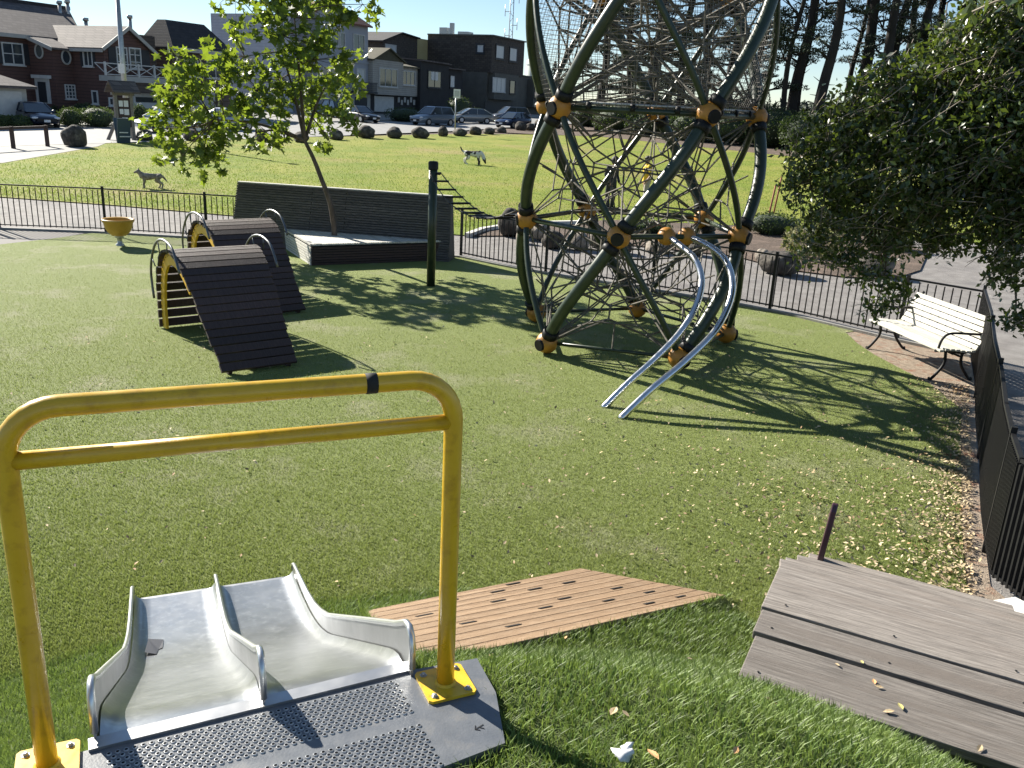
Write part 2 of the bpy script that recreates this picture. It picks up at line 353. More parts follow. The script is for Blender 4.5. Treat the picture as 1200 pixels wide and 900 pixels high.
def raw_mesh(name, verts, Fc, k, n, material, parent=None, kind=None):
    me = bpy.data.meshes.new(name); nf = len(Fc)
    me.vertices.add(len(verts)); me.vertices.foreach_set('co', verts.astype(np.float32).ravel())
    lens = np.tile([len(f) for f in Fc], n); flat = np.concatenate([np.array(f) for f in Fc])
    idx = (np.arange(n)[:, None]*k+flat[None, :]).ravel()
    me.loops.add(len(idx)); me.loops.foreach_set('vertex_index', idx.astype(np.int32))
    me.polygons.add(nf*n); st = np.concatenate([[0], np.cumsum(lens)[:-1]])
    me.polygons.foreach_set('loop_start', st.astype(np.int32))
    me.update(calc_edges=True); me.validate()
    me.materials.append(material)
    o = bpy.data.objects.new(name, me); COL.objects.link(o)
    if parent is not None: o.parent = parent
    if kind: o['kind'] = kind
    return o
def shell_pts(c, r, n, hollow=.5):
    d = RNG.normal(size=(n, 3)); d /= np.linalg.norm(d, axis=1)[:, None]
    rad = RNG.uniform(hollow**3, 1, n)**(1/3)
    return np.array(c)[None, :]+d*rad[:, None]*np.array(r)[None, :]
def in_poly(x, y, poly):
    c = np.zeros(np.shape(x), bool); n = len(poly)
    for i in range(n):
        x1, y1 = poly[i][:2]; x2, y2 = poly[(i+1) % n][:2]
        if y1 == y2: continue
        c ^= ((y1 > y) != (y2 > y)) & (x < (x2-x1)*(y-y1)/(y2-y1)+x1)
    return c
# ================================================================== GROUND
import bmesh
def sheet(name, poly, zo, m, skirt=0):
    bm = bmesh.new(); vs = [bm.verts.new((p[0], p[1], 0)) for p in poly]; f = bm.faces.new(vs)
    if f.normal.z < 0: bmesh.ops.reverse_faces(bm, faces=[f])
    bmesh.ops.triangulate(bm, faces=bm.faces[:])
    for yy in (26, 150):
        bmesh.ops.bisect_plane(bm, geom=bm.verts[:]+bm.edges[:]+bm.faces[:], plane_co=(0, yy, 0), plane_no=(0, 1, 0))
    for v in bm.verts: v.co.z = terr(v.co.y)+zo
    bm.normal_update()
    for f in bm.faces:
        if f.normal.z < 0: f.normal_flip()
    if skirt:
        bnd = [e for e in bm.edges if e.is_boundary]
        r = bmesh.ops.extrude_edge_only(bm, edges=bnd)
        for v in r['geom']:
            if isinstance(v, bmesh.types.BMVert): v.co.z -= skirt
    me = bpy.data.meshes.new(name); bm.to_mesh(me); bm.free(); me.materials.append(m)
    o = bpy.data.objects.new(name, me); COL.objects.link(o); o['kind'] = 'structure'; return o
sheet('ground', [(-1500, -300), (1500, -300), (1500, 2500), (-1500, 2500)], -.06, Mt['soil'])
sheet('asphalt_path', [(-60, -20), (40, -20), (40, 30), (24, 34), (-26, 34), (-60, 34)], -.016, Mt['asphalt'])
FENCE = [(-24, 18.6), (-11.91, 19.89), (-9.85, 20.10), (-7.80, 20.03), (-4.5, 19.95), (-1.29, 19.35), (-.6, 18.75), (.09, 18.2), (.93, 17.7), (2.24, 16.95), (3.96, 15.87), (4.79, 15.2), (5.61, 14.25), (6.2, 13.6), (6.95, 12.87)]
FENCE_R = [(6.95, 12.87), (6.2, 11.2), (5.42, 9.59), (4.85, 8.35), (4.30, 7.22), (3.95, 6.45), (3.72, 5.9), (3.78, 5.55), (4.05, 5.2), (4.6, 4.9), (5.4, 4.7)]
TURF = [(-24, -6), (-24, 14), (-14, 17.0), (-10.79, 17.9), (-10.2, 19.0), (-9.85, 19.96)]+[(x+.02, y-.13) for x, y in FENCE[3:13]]+[(5.45, 14.0), (5.38, 13.3), (5.40, 12.67), (5.50, 12.0), (5.62, 11.2), (5.55, 10.2), (5.1, 9.3), (4.66, 8.35), (4.12, 7.22), (3.75, 6.4), (3.45, 5.7), (3.6, 5.2), (6, 4.2), (8, 2), (8, -6)]
sheet('dirt_ground', [(5.2, 14.6), (6.95, 12.87), (6.2, 11.2), (5.42, 9.59), (4.3, 7.22), (3.72, 5.9), (3.8, 5.4), (5, 4.6), (3, 4.8), (3, 6.5), (4, 9), (4.8, 11), (5, 13.5)], -.008, Mt['dirt'])
sheet('paving', [(-24, 18.5), (-11.91, 19.8), (-9.95, 19.98), (-10.2, 18.9), (-10.8, 17.7), (-14, 16.8), (-24, 14)], -.006, Mt['paver'])
TP = np.array(TURF)
HR = [0, 1.5, 1.62, 2.4, 3.1, 3.8, 4.45, 9]; HZ = [1.46, 1.46, 1.42, .93, .48, .17, -.02, -.06]
S0 = np.array([-.71, 2.235]); SA = radians(113); SD = np.array([cos(SA), sin(SA)]); SN = np.array([sin(SA), -cos(SA)])   # slide frame; SN points right
BED_S = [0, .08, .20, 1.45, 1.72, 2.0, 2.3, 2.66]; BED_Z = [1.50, 1.485, 1.43, .69, .565, .475, .415, .375]
RAMP = [(-.82, 4.65, .30), (.58, 5.77, .035), (1.60, 5.47, .05), (-.37, 3.23, .95)]
STEP = [(1.07, 3.30, .945), (1.225, 3.66, .94), (1.325, 3.89, .935), (1.53, 4.34, .80), (1.66, 4.64, .63), (1.85, 4.96, .48), (2.05, 5.28, .33), (2.25, 5.60, .18)]
SE = np.array([.894, -.447])
def hillz(x, y):
    x = np.asarray(x, float); y = np.asarray(y, float)
    rho = np.hypot(x-.2, y-1.0)+.05*np.sin(3*x+1)*np.sin(2.3*y)
    z = (np.interp(rho-.12, HR, HZ)+np.interp(rho, HR, HZ)+np.interp(rho+.12, HR, HZ))/3+.13*np.exp(-((x-.55)/.42)**2-((y-1.75)/.45)**2)
    s = (x-S0[0])*SD[0]+(y-S0[1])*SD[1]; w = (x-S0[0])*SN[0]+(y-S0[1])*SN[1]
    bz = np.interp(s, BED_S, BED_Z)-.12
    z = np.where((s > -.1) & (s < 2.75) & (np.abs(w) < .5), np.minimum(z, bz), z)
    a = np.array(RAMP); c = a.mean(0); ax = a[:, :2]-c[:2]; sol = np.linalg.lstsq(ax, a[:, 2]-c[2], rcond=None)[0]
    pz = (x-c[0])*sol[0]+(y-c[1])*sol[1]+c[2]-.10
    big = [(c[0]+(p[0]-c[0])*1.04, c[1]+(p[1]-c[1])*1.04) for p in RAMP]
    z = np.where(in_poly(x, y, big), np.where(pz+.05 > -.03, pz+.04, z), z)
    ux, uy = RAMP[2][0]-RAMP[3][0], RAMP[2][1]-RAMP[3][1]; Lr = hypot(ux, uy); u = ((x-RAMP[3][0])*ux+(y-RAMP[3][1])*uy)/Lr/Lr; q = ((x-RAMP[3][0])*uy-(y-RAMP[3][1])*ux)/Lr
    ez = RAMP[3][2]+(RAMP[2][2]-RAMP[3][2])*u-.03-.13*q-np.clip(u-.8, 0, 1)*.15
    z = np.where((q > -.02) & (q < .9) & (u > -.02) & (u < 1.06), np.maximum(z, ez), z)
    st = [(1.02, 3.28), (2.22, 5.66), (2.22+2.2*.894, 5.66-2.2*.447), (1.02+2.2*.894, 3.28-2.2*.447)]
    k = (x-1.07)*.447+(y-3.30)*.894
    sz = np.interp(k, [0, .3, .75, 1.1, 2.6], [.86, .84, .70, .50, .04])
    z = np.where(in_poly(x, y, st), np.minimum(z, sz-.03), z)
    return z
sheet('playground_turf', TURF, 0.0, Mt['turf'])
gx = np.arange(-5.2, 5.6, .06); gy = np.arange(-2.5, 6.1, .06)
XX, YY = np.meshgrid(gx, gy, indexing='ij'); ZZ = hillz(XX, YY)+RNG.normal(0, .004, XX.shape)
nx, ny = XX.shape; vv = np.stack([XX, YY, ZZ], -1).reshape(-1, 3)
ii, jj = np.meshgrid(np.arange(nx-1), np.arange(ny-1), indexing='ij'); i0 = (ii*ny+jj).ravel()
qd = np.stack([i0, i0+ny, i0+ny+1, i0+1], 1); keep = (vv[qd][:, :, 2].max(1) > -.015); qd = qd[keep]
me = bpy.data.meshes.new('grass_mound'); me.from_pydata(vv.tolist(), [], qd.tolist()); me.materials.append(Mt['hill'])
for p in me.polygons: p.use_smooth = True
o = bpy.data.objects.new('grass_mound', me); COL.objects.link(o); o['kind'] = 'structure'
# blades of artificial turf
T_B1 = (np.array([(-.5, 0, 0), (.5, 0, 0), (.15, .5, 1)], float), [(0, 1, 2)])
T_B2 = (np.array([(-.5, 0, 0), (.5, 0, 0), (.40, .3, .6), (-.40, .3, .6), (0, .9, 1)], float), [(0, 1, 2, 3), (3, 2, 4)])
def blades(name, x, y, z, w, h, T, m, lean):
    n = len(x); a = RNG.uniform(0, 2*pi, n); ca, sa = np.cos(a), np.sin(a)
    M_ = np.zeros((n, 3, 3)); ww = w*RNG.uniform(.7, 1.3, n); hh = h*RNG.uniform(.55, 1.3, n); ln = hh*lean*RNG.uniform(.2, 1.6, n)
    M_[:, 0, 0] = ca*ww; M_[:, 1, 0] = sa*ww; M_[:, 0, 1] = -sa*ln; M_[:, 1, 1] = ca*ln; M_[:, 2, 2] = hh
    V, Fc = T; Wd = np.einsum('nij,kj->nki', M_, V)+np.stack([x, y, z], 1)[:, None, :]
    return raw_mesh(name, Wd.reshape(-1, 3), Fc, len(V), n, m, kind='stuff')
n = 640000
yy = 4.0/(1-RNG.uniform(0, 1, n)*(1-4.0/19.5)); xx = RNG.uniform(-1, 1, n)*(yy*.66+.3)
rh = np.hypot(xx-.2, yy-1.0); ok = in_poly(xx, yy, TURF) & (hillz(xx, yy) < .0)
ok &= ~in_poly(xx, yy, [(p[0], p[1]) for p in RAMP]) & (RNG.uniform(0, 1, n) < np.clip((20-yy)/9, 0, 1)); xx, yy = xx[ok], yy[ok]
blades('turf_blades', xx, yy, np.full(len(xx), -.002), .0065, .022, T_B1, Mt['blade'], .9)
n = 330000
xx = RNG.uniform(-3.3, 3.2, n); yy = RNG.uniform(1.6, 5.9, n); hz = hillz(xx, yy)
sw = (xx-S0[0])*SN[0]+(yy-S0[1])*SN[1]; ss = (xx-S0[0])*SD[0]+(yy-S0[1])*SD[1]
PLAT = [(-1.36, 1.90), (-1.13, 2.02), (-.29, 2.45), (-.07, 2.535), (.0, 2.36), (.035, 2.13), (-.17, 2.0), (-.05, 1.2), (-1.36, 1.2)]
ok = (hz > -.012) & ~((np.abs(sw) < .49) & (ss > -.2) & (ss < 2.7)) & ~in_poly(xx, yy, PLAT) & ~in_poly(xx, yy, [(p[0], p[1]) for p in RAMP])
st = [(1.05, 3.27), (2.25, 5.62), (2.25+2.2*.894, 5.62-2.2*.447), (1.05+2.2*.894, 3.27-2.2*.447)]
ok &= ~in_poly(xx, yy, st); xx, yy, hz = xx[ok], yy[ok], hz[ok]
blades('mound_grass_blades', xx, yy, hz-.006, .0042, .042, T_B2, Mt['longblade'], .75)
# lawn, bed, road, pavements
BEDP = [(-1.34, 22.51), (-.66, 24.42), (.5, 26.0), (3, 27.4), (7.5, 27.6), (11, 26.6), (11.2, 24), (9.6, 20.8), (8.4, 19.4), (7.28, 19.31), (6.12, 19.92), (5.32, 21.5), (2.03, 22.7), (-.2, 23.0)]
sheet('lawn', [(-34, 23.5), (-15.09, 25.41), (-11.5, 24.9), (-7.9, 24.04), (-1.34, 22.6), (-.66, 24.42), (.5, 25.8), (3, 26.6), (11, 26.4), (16, 26.8), (24, 30), (60, 36), (60, 60), (22, 62), (6.35, 79.6), (1, 77), (-5.4, 72), (-12.6, 60.6), (-22.3, 48.9), (-20.75, 43.6), (-20.04, 34.03), (-28, 29.5), (-34, 27)], .012, Mt['lawn'])
sheet('planting_bed', BEDP, .016, Mt['soil'])
sheet('soil_bank', [(1, 77.5), (6.35, 79.6), (22, 62), (60, 60), (90, 90), (60, 140), (16, 130), (3, 98), (-1, 88), (-3.6, 78)], .02, Mt['soil'])
near_e = [(-48, 2), (-30, 30), (-24.02, 40.96), (-17, 53), (-12.6, 61.6), (-6, 75.5), (2.2, 98), (14, 128)]
far_e = [(5, 130), (-6, 104), (-15.6, 82.5), (-21.5, 68), (-30.7, 52.6), (-50, 26)]
sheet('road', near_e+far_e, .03, Mt['road'])
sheet('pavement', [(-50, 26), (-30.7, 52.6), (-21.5, 68), (-15.6, 82.5), (-6, 104), (5, 130), (-8, 136), (-20, 106), (-34, 78), (-70, 60), (-70, 26)], .13, Mt['concrete'], skirt=.12)
sheet('park_walk', [(-60, 20), (-34, 25.5), (-28, 29.7), (-20.04, 34.2), (-20.75, 43.6), (-22.3, 49.2), (-24.3, 41.6), (-30, 30.8)], .022, Mt['concrete'])
def strip(name, pts, w, h, m, z=0, label=None, cat=None, kind='structure'):
    mb = MB(); n = len(pts); L = []; R = []
    for i, p in enumerate(pts):
        a = Vector(pts[max(i-1, 0)][:2]); b = Vector(pts[min(i+1, n-1)][:2]); t = (b-a).normalized(); q = Vector((-t.y, t.x))*w/2; c = Vector(p[:2])
        L.append(c+q); R.append(c-q)
    for i in range(n-1):
        z0 = terr(L[i].y)+z; z1 = terr(L[i+1].y)+z
        mb.hexa([(R[i].x, R[i].y, z0-.06), (R[i+1].x, R[i+1].y, z1-.06), (L[i+1].x, L[i+1].y, z1-.06), (L[i].x, L[i].y, z0-.06),
                 (R[i].x, R[i].y, z0+h), (R[i+1].x, R[i+1].y, z1+h), (L[i+1].x, L[i+1].y, z1+h), (L[i].x, L[i].y, z0+h)])
    o = mb.build(name, m); tag(o, label, cat, kind=kind); return o
strip('kerb', [(x, y-.02) for x, y in FENCE], .14, .035, Mt['concrete'])
strip('kerb', [(-1.34, 22.4), (-1.0, 23.6), (-.4, 24.6), (.6, 25.6), (2.2, 26.4)], .16, .10, Mt['concrete_w'])
# coarse lawn tufts
n = 90000; yy = 24/(1-RNG.uniform(0, 1, n)*(1-24/60.)); xx = RNG.uniform(-.72, .62, n)*yy
LAWN = [(-34, 23.5), (-15.09, 25.5), (-11.5, 25.0), (-7.9, 24.14), (-1.34, 22.8), (-.66, 24.6), (.5, 26.2), (3, 27.5), (12, 26.8), (22, 26), (30, 45), (18, 59), (6, 76), (-5.4, 70), (-12.6, 59), (-22, 48), (-20.5, 43.6), (-19.9, 34.0), (-28, 29.3)]
ok = in_poly(xx, yy, LAWN); xx, yy = xx[ok], yy[ok]
blades('lawn_grass', xx, yy, np.where(yy > 26, .018*(yy-26), 0)+.01, .03, .05, T_B1, Mt['lawnblade'], .6)
# ================================================================== FOREGROUND: guard rail, platform, slide
ED = Vector((.8895, .4569, 0)); EN = Vector((-.4569, .8895, 0))       # along platform edge / outwards
edge_a = radians(27.2)
pl = thing('slide_platform', 'dark grey steel platform with rows of raised grip holes above the slide', 'platform', (-.7, 2.0, 1.5))
mb = MB(); mb.prism(PLAT, 1.455, 1.5); mb.build('deck_plate', Mt['deckpaint'], pl, True)
mb = MB(); mb.bar((-1.15, 2.025, 1.503), (-.29, 2.465, 1.503), .05, .012); mb.build('edge_strip', Mt['steel'], pl, True)
mb = MB(); pr = [(.0088, 0), (.0070, .0032), (.0050, .0034)]
O_ = Vector((-1.13, 2.02, 1.5)); row = 0
d0 = .04
while d0 < .75:
    if not (.215 < (d0 % .235)+.0 < .24) and ((d0-.03) % .235) < .185:
        u = .035+(row % 2)*.01125
        while u < .885:
            c = O_+ED*u-EN*d0
            mb.lathe(c, pr, 7, 0, False); k = len(mb.v)
            mb.v += [(c.x+.0050*cos(2*pi*j/7), c.y+.0050*sin(2*pi*j/7), c.z+.0012) for j in range(7)]
            mb.f.append([k+j for j in range(7)]); mb.m.append(1); mb.s.append(False)
            u += .0225
    row += 1; d0 += .0175
tag(mb.build('grip_dimples', [Mt['dimple'], Mt['hole']], pl, True), kind='stuff')
mb = MB()   # scratched graffiti mark on plate
c = Vector((-.045, 2.19, 1.5015))
for a, b in (((-.012, -.01), (.012, .014)), ((-.012, -.01), (.004, -.012)), ((-.012, -.01), (-.012, .008)), ((0, 0), (.016, -.004))):
    mb.bar(c+Vector((a[0], a[1], 0)), c+Vector((b[0], b[1], 0)), .002, .001)
mb.build('scratched_mark', Mt['hole'], pl, True)
# guard rail
PRt = Vector((-.165, 2.385, 1.5)); PLt = Vector((-1.222, 1.94, 1.5))
gr = thing('guard_rail', 'yellow tubular guard rail with one thinner crossbar over the top of the slide', 'guard rail', (-.68, 2.16, 1.5))
a = (PRt-PLt).normalized(); top = 1.045; rad = .13; pts = [PRt+Vector((0, 0, .01)), PRt+Vector((0, 0, .4))]
for k in range(9):
    t = k/8*pi/2; pts.append(PRt-a*(rad*(1-cos(t)))+Vector((0, 0, top-rad+rad*sin(t))))
for k in range(9):
    t = k/8*pi/2; pts.append(PLt+a*(rad*(1-sin(t)))+Vector((0, 0, top-rad+rad*cos(t))))
pts += [PLt+Vector((0, 0, .4)), PLt+Vector((0, 0, .01))]
MB().tube(pts, .028, 20).build('rail_frame', Mt['yellow'], gr, True)
MB().tube([PRt+Vector((0, 0, top-.135)), PLt+Vector((0, 0, top-.135))], .0235, 16).build('crossbar', Mt['yellow'], gr, True)
bc = PRt-a*.245+Vector((0, 0, top)); MB().tube([bc-a*.016, bc+a*.016], .0292, 20).build('black_tape_band', Mt['rubber'], gr, True)
for P_ in (PRt, PLt):
    mb = MB(); ang = radians(25)
    q = [Vector((x, y, 0)) for x, y in ((-.08, -.07), (-.07, -.08), (.07, -.08), (.08, -.07), (.08, .07), (.07, .08), (-.07, .08), (-.08, .07))]
    q = [(P_.x+v.x*cos(ang)-v.y*sin(ang), P_.y+v.x*sin(ang)+v.y*cos(ang)) for v in q]
    mb.prism(q, 1.501, 1.511); pb = mb.build('base_plate', Mt['yellow_flat'], gr, True)
    mb = MB(); mb.lathe((P_.x, P_.y, 1.511), [(.035, 0), (.032, .004), (.0282, .007)], 20); mb.build('weld_ring', Mt['yellow_flat'], gr, True)
    for sx in (-1, 1):
        for sy in (-1, 1):
            x, y = sx*.056, sy*.056; cx = P_.x+x*cos(ang)-y*sin(ang); cy = P_.y+x*sin(ang)+y*cos(ang)
            mb = MB(); mb.lathe((cx, cy, 1.511), [(.012, 0), (.012, .002), (.0075, .0022), (.0075, .0075), (.004, .0095), (0, .0095)], 6, 0, False)
            b_ = mb.build('bolt', Mt['galv'], gr, True)
# slide
sd = thing('slide', 'two-lane stainless steel slide running down the grass mound', 'slide', (-.71, 2.235, 0))
def SP(s, w, z): return (S0[0]+SD[0]*s+SN[0]*w, S0[1]+SD[1]*s+SN[1]*w, z)
ssm = [i*2.66/40 for i in range(41)]
def bz(s): return float(np.interp(s, BED_S, BED_Z)+np.interp(max(s-.07, 0), BED_S, BED_Z)+np.interp(min(s+.07, 2.66), BED_S, BED_Z))/3
for w0, w1 in ((-.46, -.006), (.006, .46)):
    mb = MB(); prof = [(0, .045), (.02, .016), (.05, .003), (.09, 0)]
    ws = [(w0+a_, h) for a_, h in prof]+[((w0+w1)/2, 0)]+[(w1-a_, h) for a_, h in prof[::-1]]
    vs = []; fs = []; k = len(ws)
    for s in ssm:
        fl = min(1, s/.15)
        for w, h in ws: vs.append(SP(s, w, bz(s)+h*fl))
    for i in range(len(ssm)-1):
        for j in range(k-1): fs.append((i*k+j, i*k+j+1, (i+1)*k+j+1, (i+1)*k+j))
    mb.add(vs, fs, 0, True); mb.build('slide_bed', Mt['steel_bed'], sd, True)
mb = MB(); mb.hexa([SP(2.64, -.46, .30), SP(2.69, -.46, .30), SP(2.69, .46, .30), SP(2.64, .46, .30), SP(2.64, -.46, .372), SP(2.69, -.46, .372), SP(2.69, .46, .372), SP(2.64, .46, .372)]); mb.build('exit_lip', Mt['steel'], sd, True)
def wall(w, name):
    tops = [(0.0, 1.53), (.0, 1.60), (.012, 1.645), (.04, 1.665), (.08, 1.655), (.20, 1.575), (.6, 1.34), (1.1, 1.045), (1.50, .81), (1.70, .715), (1.90, .635), (2.15, .565), (2.42, .51), (2.66, .465), (2.70, .445)]
    P = [Vector(SP(s, w, z)) for s, z in tops]
    mb = MB(); mb.tube(P+[Vector(SP(2.71, w, .40))], .0115, 10)
    lip = mb.build('wall_rim', Mt['steel_rim'], None)
    mb = MB(); n = len(tops)
    for i in range(1, n-1):
        s0, s1 = tops[i][0], tops[i+1][0]
        a0 = SP(s0, w-.004, bz(min(s0, 2.66))-.03); a1 = SP(s1, w-.004, bz(min(s1, 2.66))-.03); b0 = SP(s0, w+.004, a0[2]); b1 = SP(s1, w+.004, a1[2])
        zt0 = P[i].z; zt1 = P[i+1].z
        mb.hexa([a0, a1, b1, b0, (a0[0], a0[1], zt0), (a1[0], a1[1], zt1), (b1[0], b1[1], zt1), (b0[0], b0[1], zt0)])
    wl = mb.build(name, Mt['steel'], sd, True)
    lip.parent = wl; lip.location = (-sd.location.x, -sd.location.y, 0)
    return wl
for w, nme in ((-.47, 'side_wall'), (0, 'lane_divider'), (.47, 'side_wall')): wall(w, nme)
mb = MB(); s0 = 1.86
q = [(-.40, s0), (-.345, s0-.02), (-.335, s0+.06), (-.315, s0+.075), (-.31, s0+.20), (-.385, s0+.21)]
mb.add([SP(s, w, bz(s)+.004+(.016 if w < -.37 else 0)) for w, s in q], [tuple(range(6))]); mb.build('peeling_patch', Mt['tape'], sd, True)
for s_, w_ in ((2.32, -.47), (2.18, -.47), (2.32, .47), (2.18, .47)):
    mb = MB(); c = Vector(SP(s_, w_*1.0, bz(s_)+.05)); nn = Vector((SN[0], SN[1], 0))*(1 if w_ > 0 else -1); mb.tube([c-nn*.006, c+nn*.014], .009, 8); mb.build('bolt', Mt['steel_pol'], sd, True)
# ramp of boards
rp = thing('timber_ramp', 'low brown composite board ramp with dark slots lying beside the slide', 'ramp', (.2, 4.8, 0))
A, B_, C_, D_ = [Vector(p) for p in RAMP]; nb = 11
nrm = (D_-A).cross(B_-A).normalized()
for i in range(nb):
    g = .012; t0 = (i+g)/nb+.0; t1 = (i+1-g*4)/nb
    a0, a1 = A.lerp(D_, t0), A.lerp(D_, t1); b0, b1 = B_.lerp(C_, t0), B_.lerp(C_, t1); dn = -nrm*.04+Vector((0, 0, random.uniform(-.002, .002)))
    mb = MB(); mb.hexa([a0+dn, b0+dn, b1+dn, a1+dn, a0, b0, b1, a1]); mb.build('board', Mt['wood_brown'], rp, True, bevel=.003)
mb = MB(); a0 = D_+Vector((0, 0, -.045)); c0 = C_+Vector((0, 0, -.045))
mb.bar(D_-nrm*.045+Vector((.02, .02, -.05)), A-nrm*.045+Vector((.02, .02, -.05)), .06, .10, mi=0); mb.build('edge_joist', Mt['wood_brown'], rp, True)
for (u, t) in ((.30, .16), (.50, .12), (.62, .26), (.78, .22), (.42, .34), (.60, .47), (.22, .55), (.48, .60), (.68, .64), (.83, .46), (.88, .82), (.86, .66), (.30, .76), (.74, .90), (.15, .35), (.62, .05)):
    bi = int(t*nb); tt = (bi+.45)/nb; p = A.lerp(D_, tt).lerp(B_.lerp(C_, tt), u); d = ((B_.lerp(C_, tt))-(A.lerp(D_, tt))).normalized()
    mb = MB(); mb.bar(p-d*.06+nrm*.0005, p+d*.06+nrm*.0005, .024, .003, up=nrm); mb.build('slot', Mt['hole'], rp, True)
# timber steps
stp = thing('timber_steps', 'weathered grey timber steps with overlapping wide planks going down to the turf', 'steps', (1.6, 4.4, 0))
SEv = Vector((.894, -.447, 0)); SFv = Vector((.447, .894, 0))
rgt = [2.3, 2.2, 2.1, 1.95, 1.75, 1.45, 1.30]
for i in range(7):
    p0 = Vector(STEP[i]); p1 = Vector(STEP[i+1]); z = p0.z; L_ = rgt[i]
    dpt = (p1-p0).dot(SFv); gap = .030 if i < 2 else .012
    b = p0+SFv*(dpt-gap)
    off = (p1-p0).dot(SEv)
    zt = (.938, .940, .937)[i] if i < 3 else z
    a0 = p0+SEv*(.03 if i > 2 else 0); b0 = b+SEv*(off*.15-(.03 if i > 2 else 0))
    mb = MB(); th = .045; q = [a0, a0+SEv*L_, b0+SEv*L_, b0]
    if i > 2: q[2] = q[2]+SFv*.03; q[3] = q[3]+SFv*.03
    mb.hexa([(v.x, v.y, zt-th) for v in q]+[(v.x, v.y, zt) for v in q]); mb.build('tread', Mt['wood_grey'], stp, True, bevel=.005)
    if i > 1:
        mb = MB(); pf = b-SFv*.03; mb.bar(pf+Vector((0, 0, zt-.12-pf.z)), pf+SEv*(L_-.05)+Vector((0, 0, zt-.12-pf.z)), .03, .15); mb.build('riser', Mt['wood_grey'], stp, True)
# nail heads
for i in range(7):
    for u in (.09, .62, 1.15):
        p = Vector(STEP[i])+SFv*.07+SEv*(u+random.uniform(-.02, .02)); mb = MB(); mb.lathe((p.x, p.y, .941 if i < 3 else STEP[i][2]), [(.006, 0), (.006, .002), (0, .002)], 8); mb.build('nail', Mt['hole'], stp, True)
mb = MB()
base = Vector((2.245, 5.56, .17)); pts = []
prof = [(-.055, 0), (.0, .0), (.05, .22), (.085, .42), (.095, .56), (.085, .62), (.060, .655), (.030, .655), (.005, .60), (-.02, .42), (-.045, .20)]
dv = Vector((-.374, -.927, 0)).normalized(); tn = Vector((.927, -.374, 0))*.020
prof = [(-.05, 0), (.05, 0), (.105, .22), (.12, .42), (.10, .56), (.07, .61), (.03, .61), (.0, .55), (-.015, .40), (-.03, .2)]
vs = [base+Vector((.05*1.0*(p[1]/.6), 0, 0))+dv*p[0]*.75-tn+Vector((0, 0, p[1])) for p in prof]+[base+Vector((.05*1.0*(p[1]/.6), 0, 0))+dv*p[0]*.75+tn+Vector((0, 0, p[1])) for p in prof]
k = len(prof); mb.add(vs, [tuple(range(k))[::-1], tuple(range(k, 2*k))]+[(i, (i+1) % k, k+(i+1) % k, k+i) for i in range(k)])
fo = mb.build('grip_post', Mt['fin'], None, bevel=.008); tag(fo, 'slim dark purple grip post standing at the foot of the timber steps', 'post')
mb = MB(); p = G(1145, 712, .16); q = G(1212, 772, .2)
pts = [Vector((p.x, p.y, 0)), Vector((3.36, 4.95, 0)), Vector((3.25, 4.5, 0)), Vector((3.2, 3.4, 0))]
w = Vector((.32, .12, 0))
for a_, b_ in zip(pts[:-1], pts[1:]):
    mb.hexa([(a_.x, a_.y, -.05), (b_.x, b_.y, -.05), (b_.x+w.x, b_.y+w.y, -.05), (a_.x+w.x, a_.y+w.y, -.05), (a_.x, a_.y, .2), (b_.x, b_.y, .26), (b_.x+w.x, b_.y+w.y, .25), (a_.x+w.x, a_.y+w.y, .19)])
o = mb.build('concrete_kerb_block', Mt['concrete_w'], None); tag(o, 'rough white concrete kerb block at the foot of the dark fence by the steps', 'kerb block')
# ================================================================== FENCES
def path_points(pts, step):
    out = []; acc = 0; nxt = 0
    for a, b in zip(pts[:-1], pts[1:]):
        a, b = Vector((*a, 0)), Vector((*b, 0)); L = (b-a).length
        while nxt <= acc+L: out.append((a.lerp(b, (nxt-acc)/L), atan2(b.y-a.y, b.x-a.x))); nxt += step
        acc += L
    return out
pk_me = MB().box((0, 0, .50), (.016, .016, .86)).mesh('picket', Mt['black'])
po_me = MB().box((0, 0, .52), (.045, .045, 1.08)).mesh('fence_post', Mt['black'])
def fence(pts, label, step=.118, h=1.0, z=0.0, post=2.36, dep=1):
    t = thing('metal_fence', label, 'fence', (pts[0][0], pts[0][1], z)); o0 = Vector((pts[0][0], pts[0][1], 0))
    P = [Vector((p[0], p[1], z)) for p in pts]
    for hh in (.10, h):
        mb = MB()
        for a, b in zip(P[:-1], P[1:]):
            d = (b-a).normalized()*.012; mb.bar(a-d+Vector((0, 0, hh)), b+d+Vector((0, 0, hh)), .034, .022 if hh < .5 else .028)
        mb.build('rail', Mt['black'], t, True)
    for i, (p, a) in enumerate(path_points(pts, step)):
        inst('picket', pk_me, t, (p-o0), (0, 0, a), (1, dep, (h-.05)/.93*1.02))
    for p, a in path_points(pts, post): inst('post', po_me, t, p-o0, (0, 0, a), (1, 1, h/1.0))
    return t
fence(FENCE[1:5], 'low black picket fence left of the big timber bench, beside the path', step=.125)
fence(FENCE[:2], 'black picket fence continuing off the left edge beyond the paving', step=.125)
fence(FENCE[5:], 'low black curved picket fence behind the rope climber and pale bench', step=.125)
fence(FENCE_R, 'black picket fence seen edge-on along the right side of the turf', step=.050, h=1.03, dep=2.6)
# ================================================================== PALE BENCH
bn = thing('park_bench', 'pale weathered slatted park bench with black iron arms by the fence corner', 'bench', (5.62, 12.24, 0), radians(10))
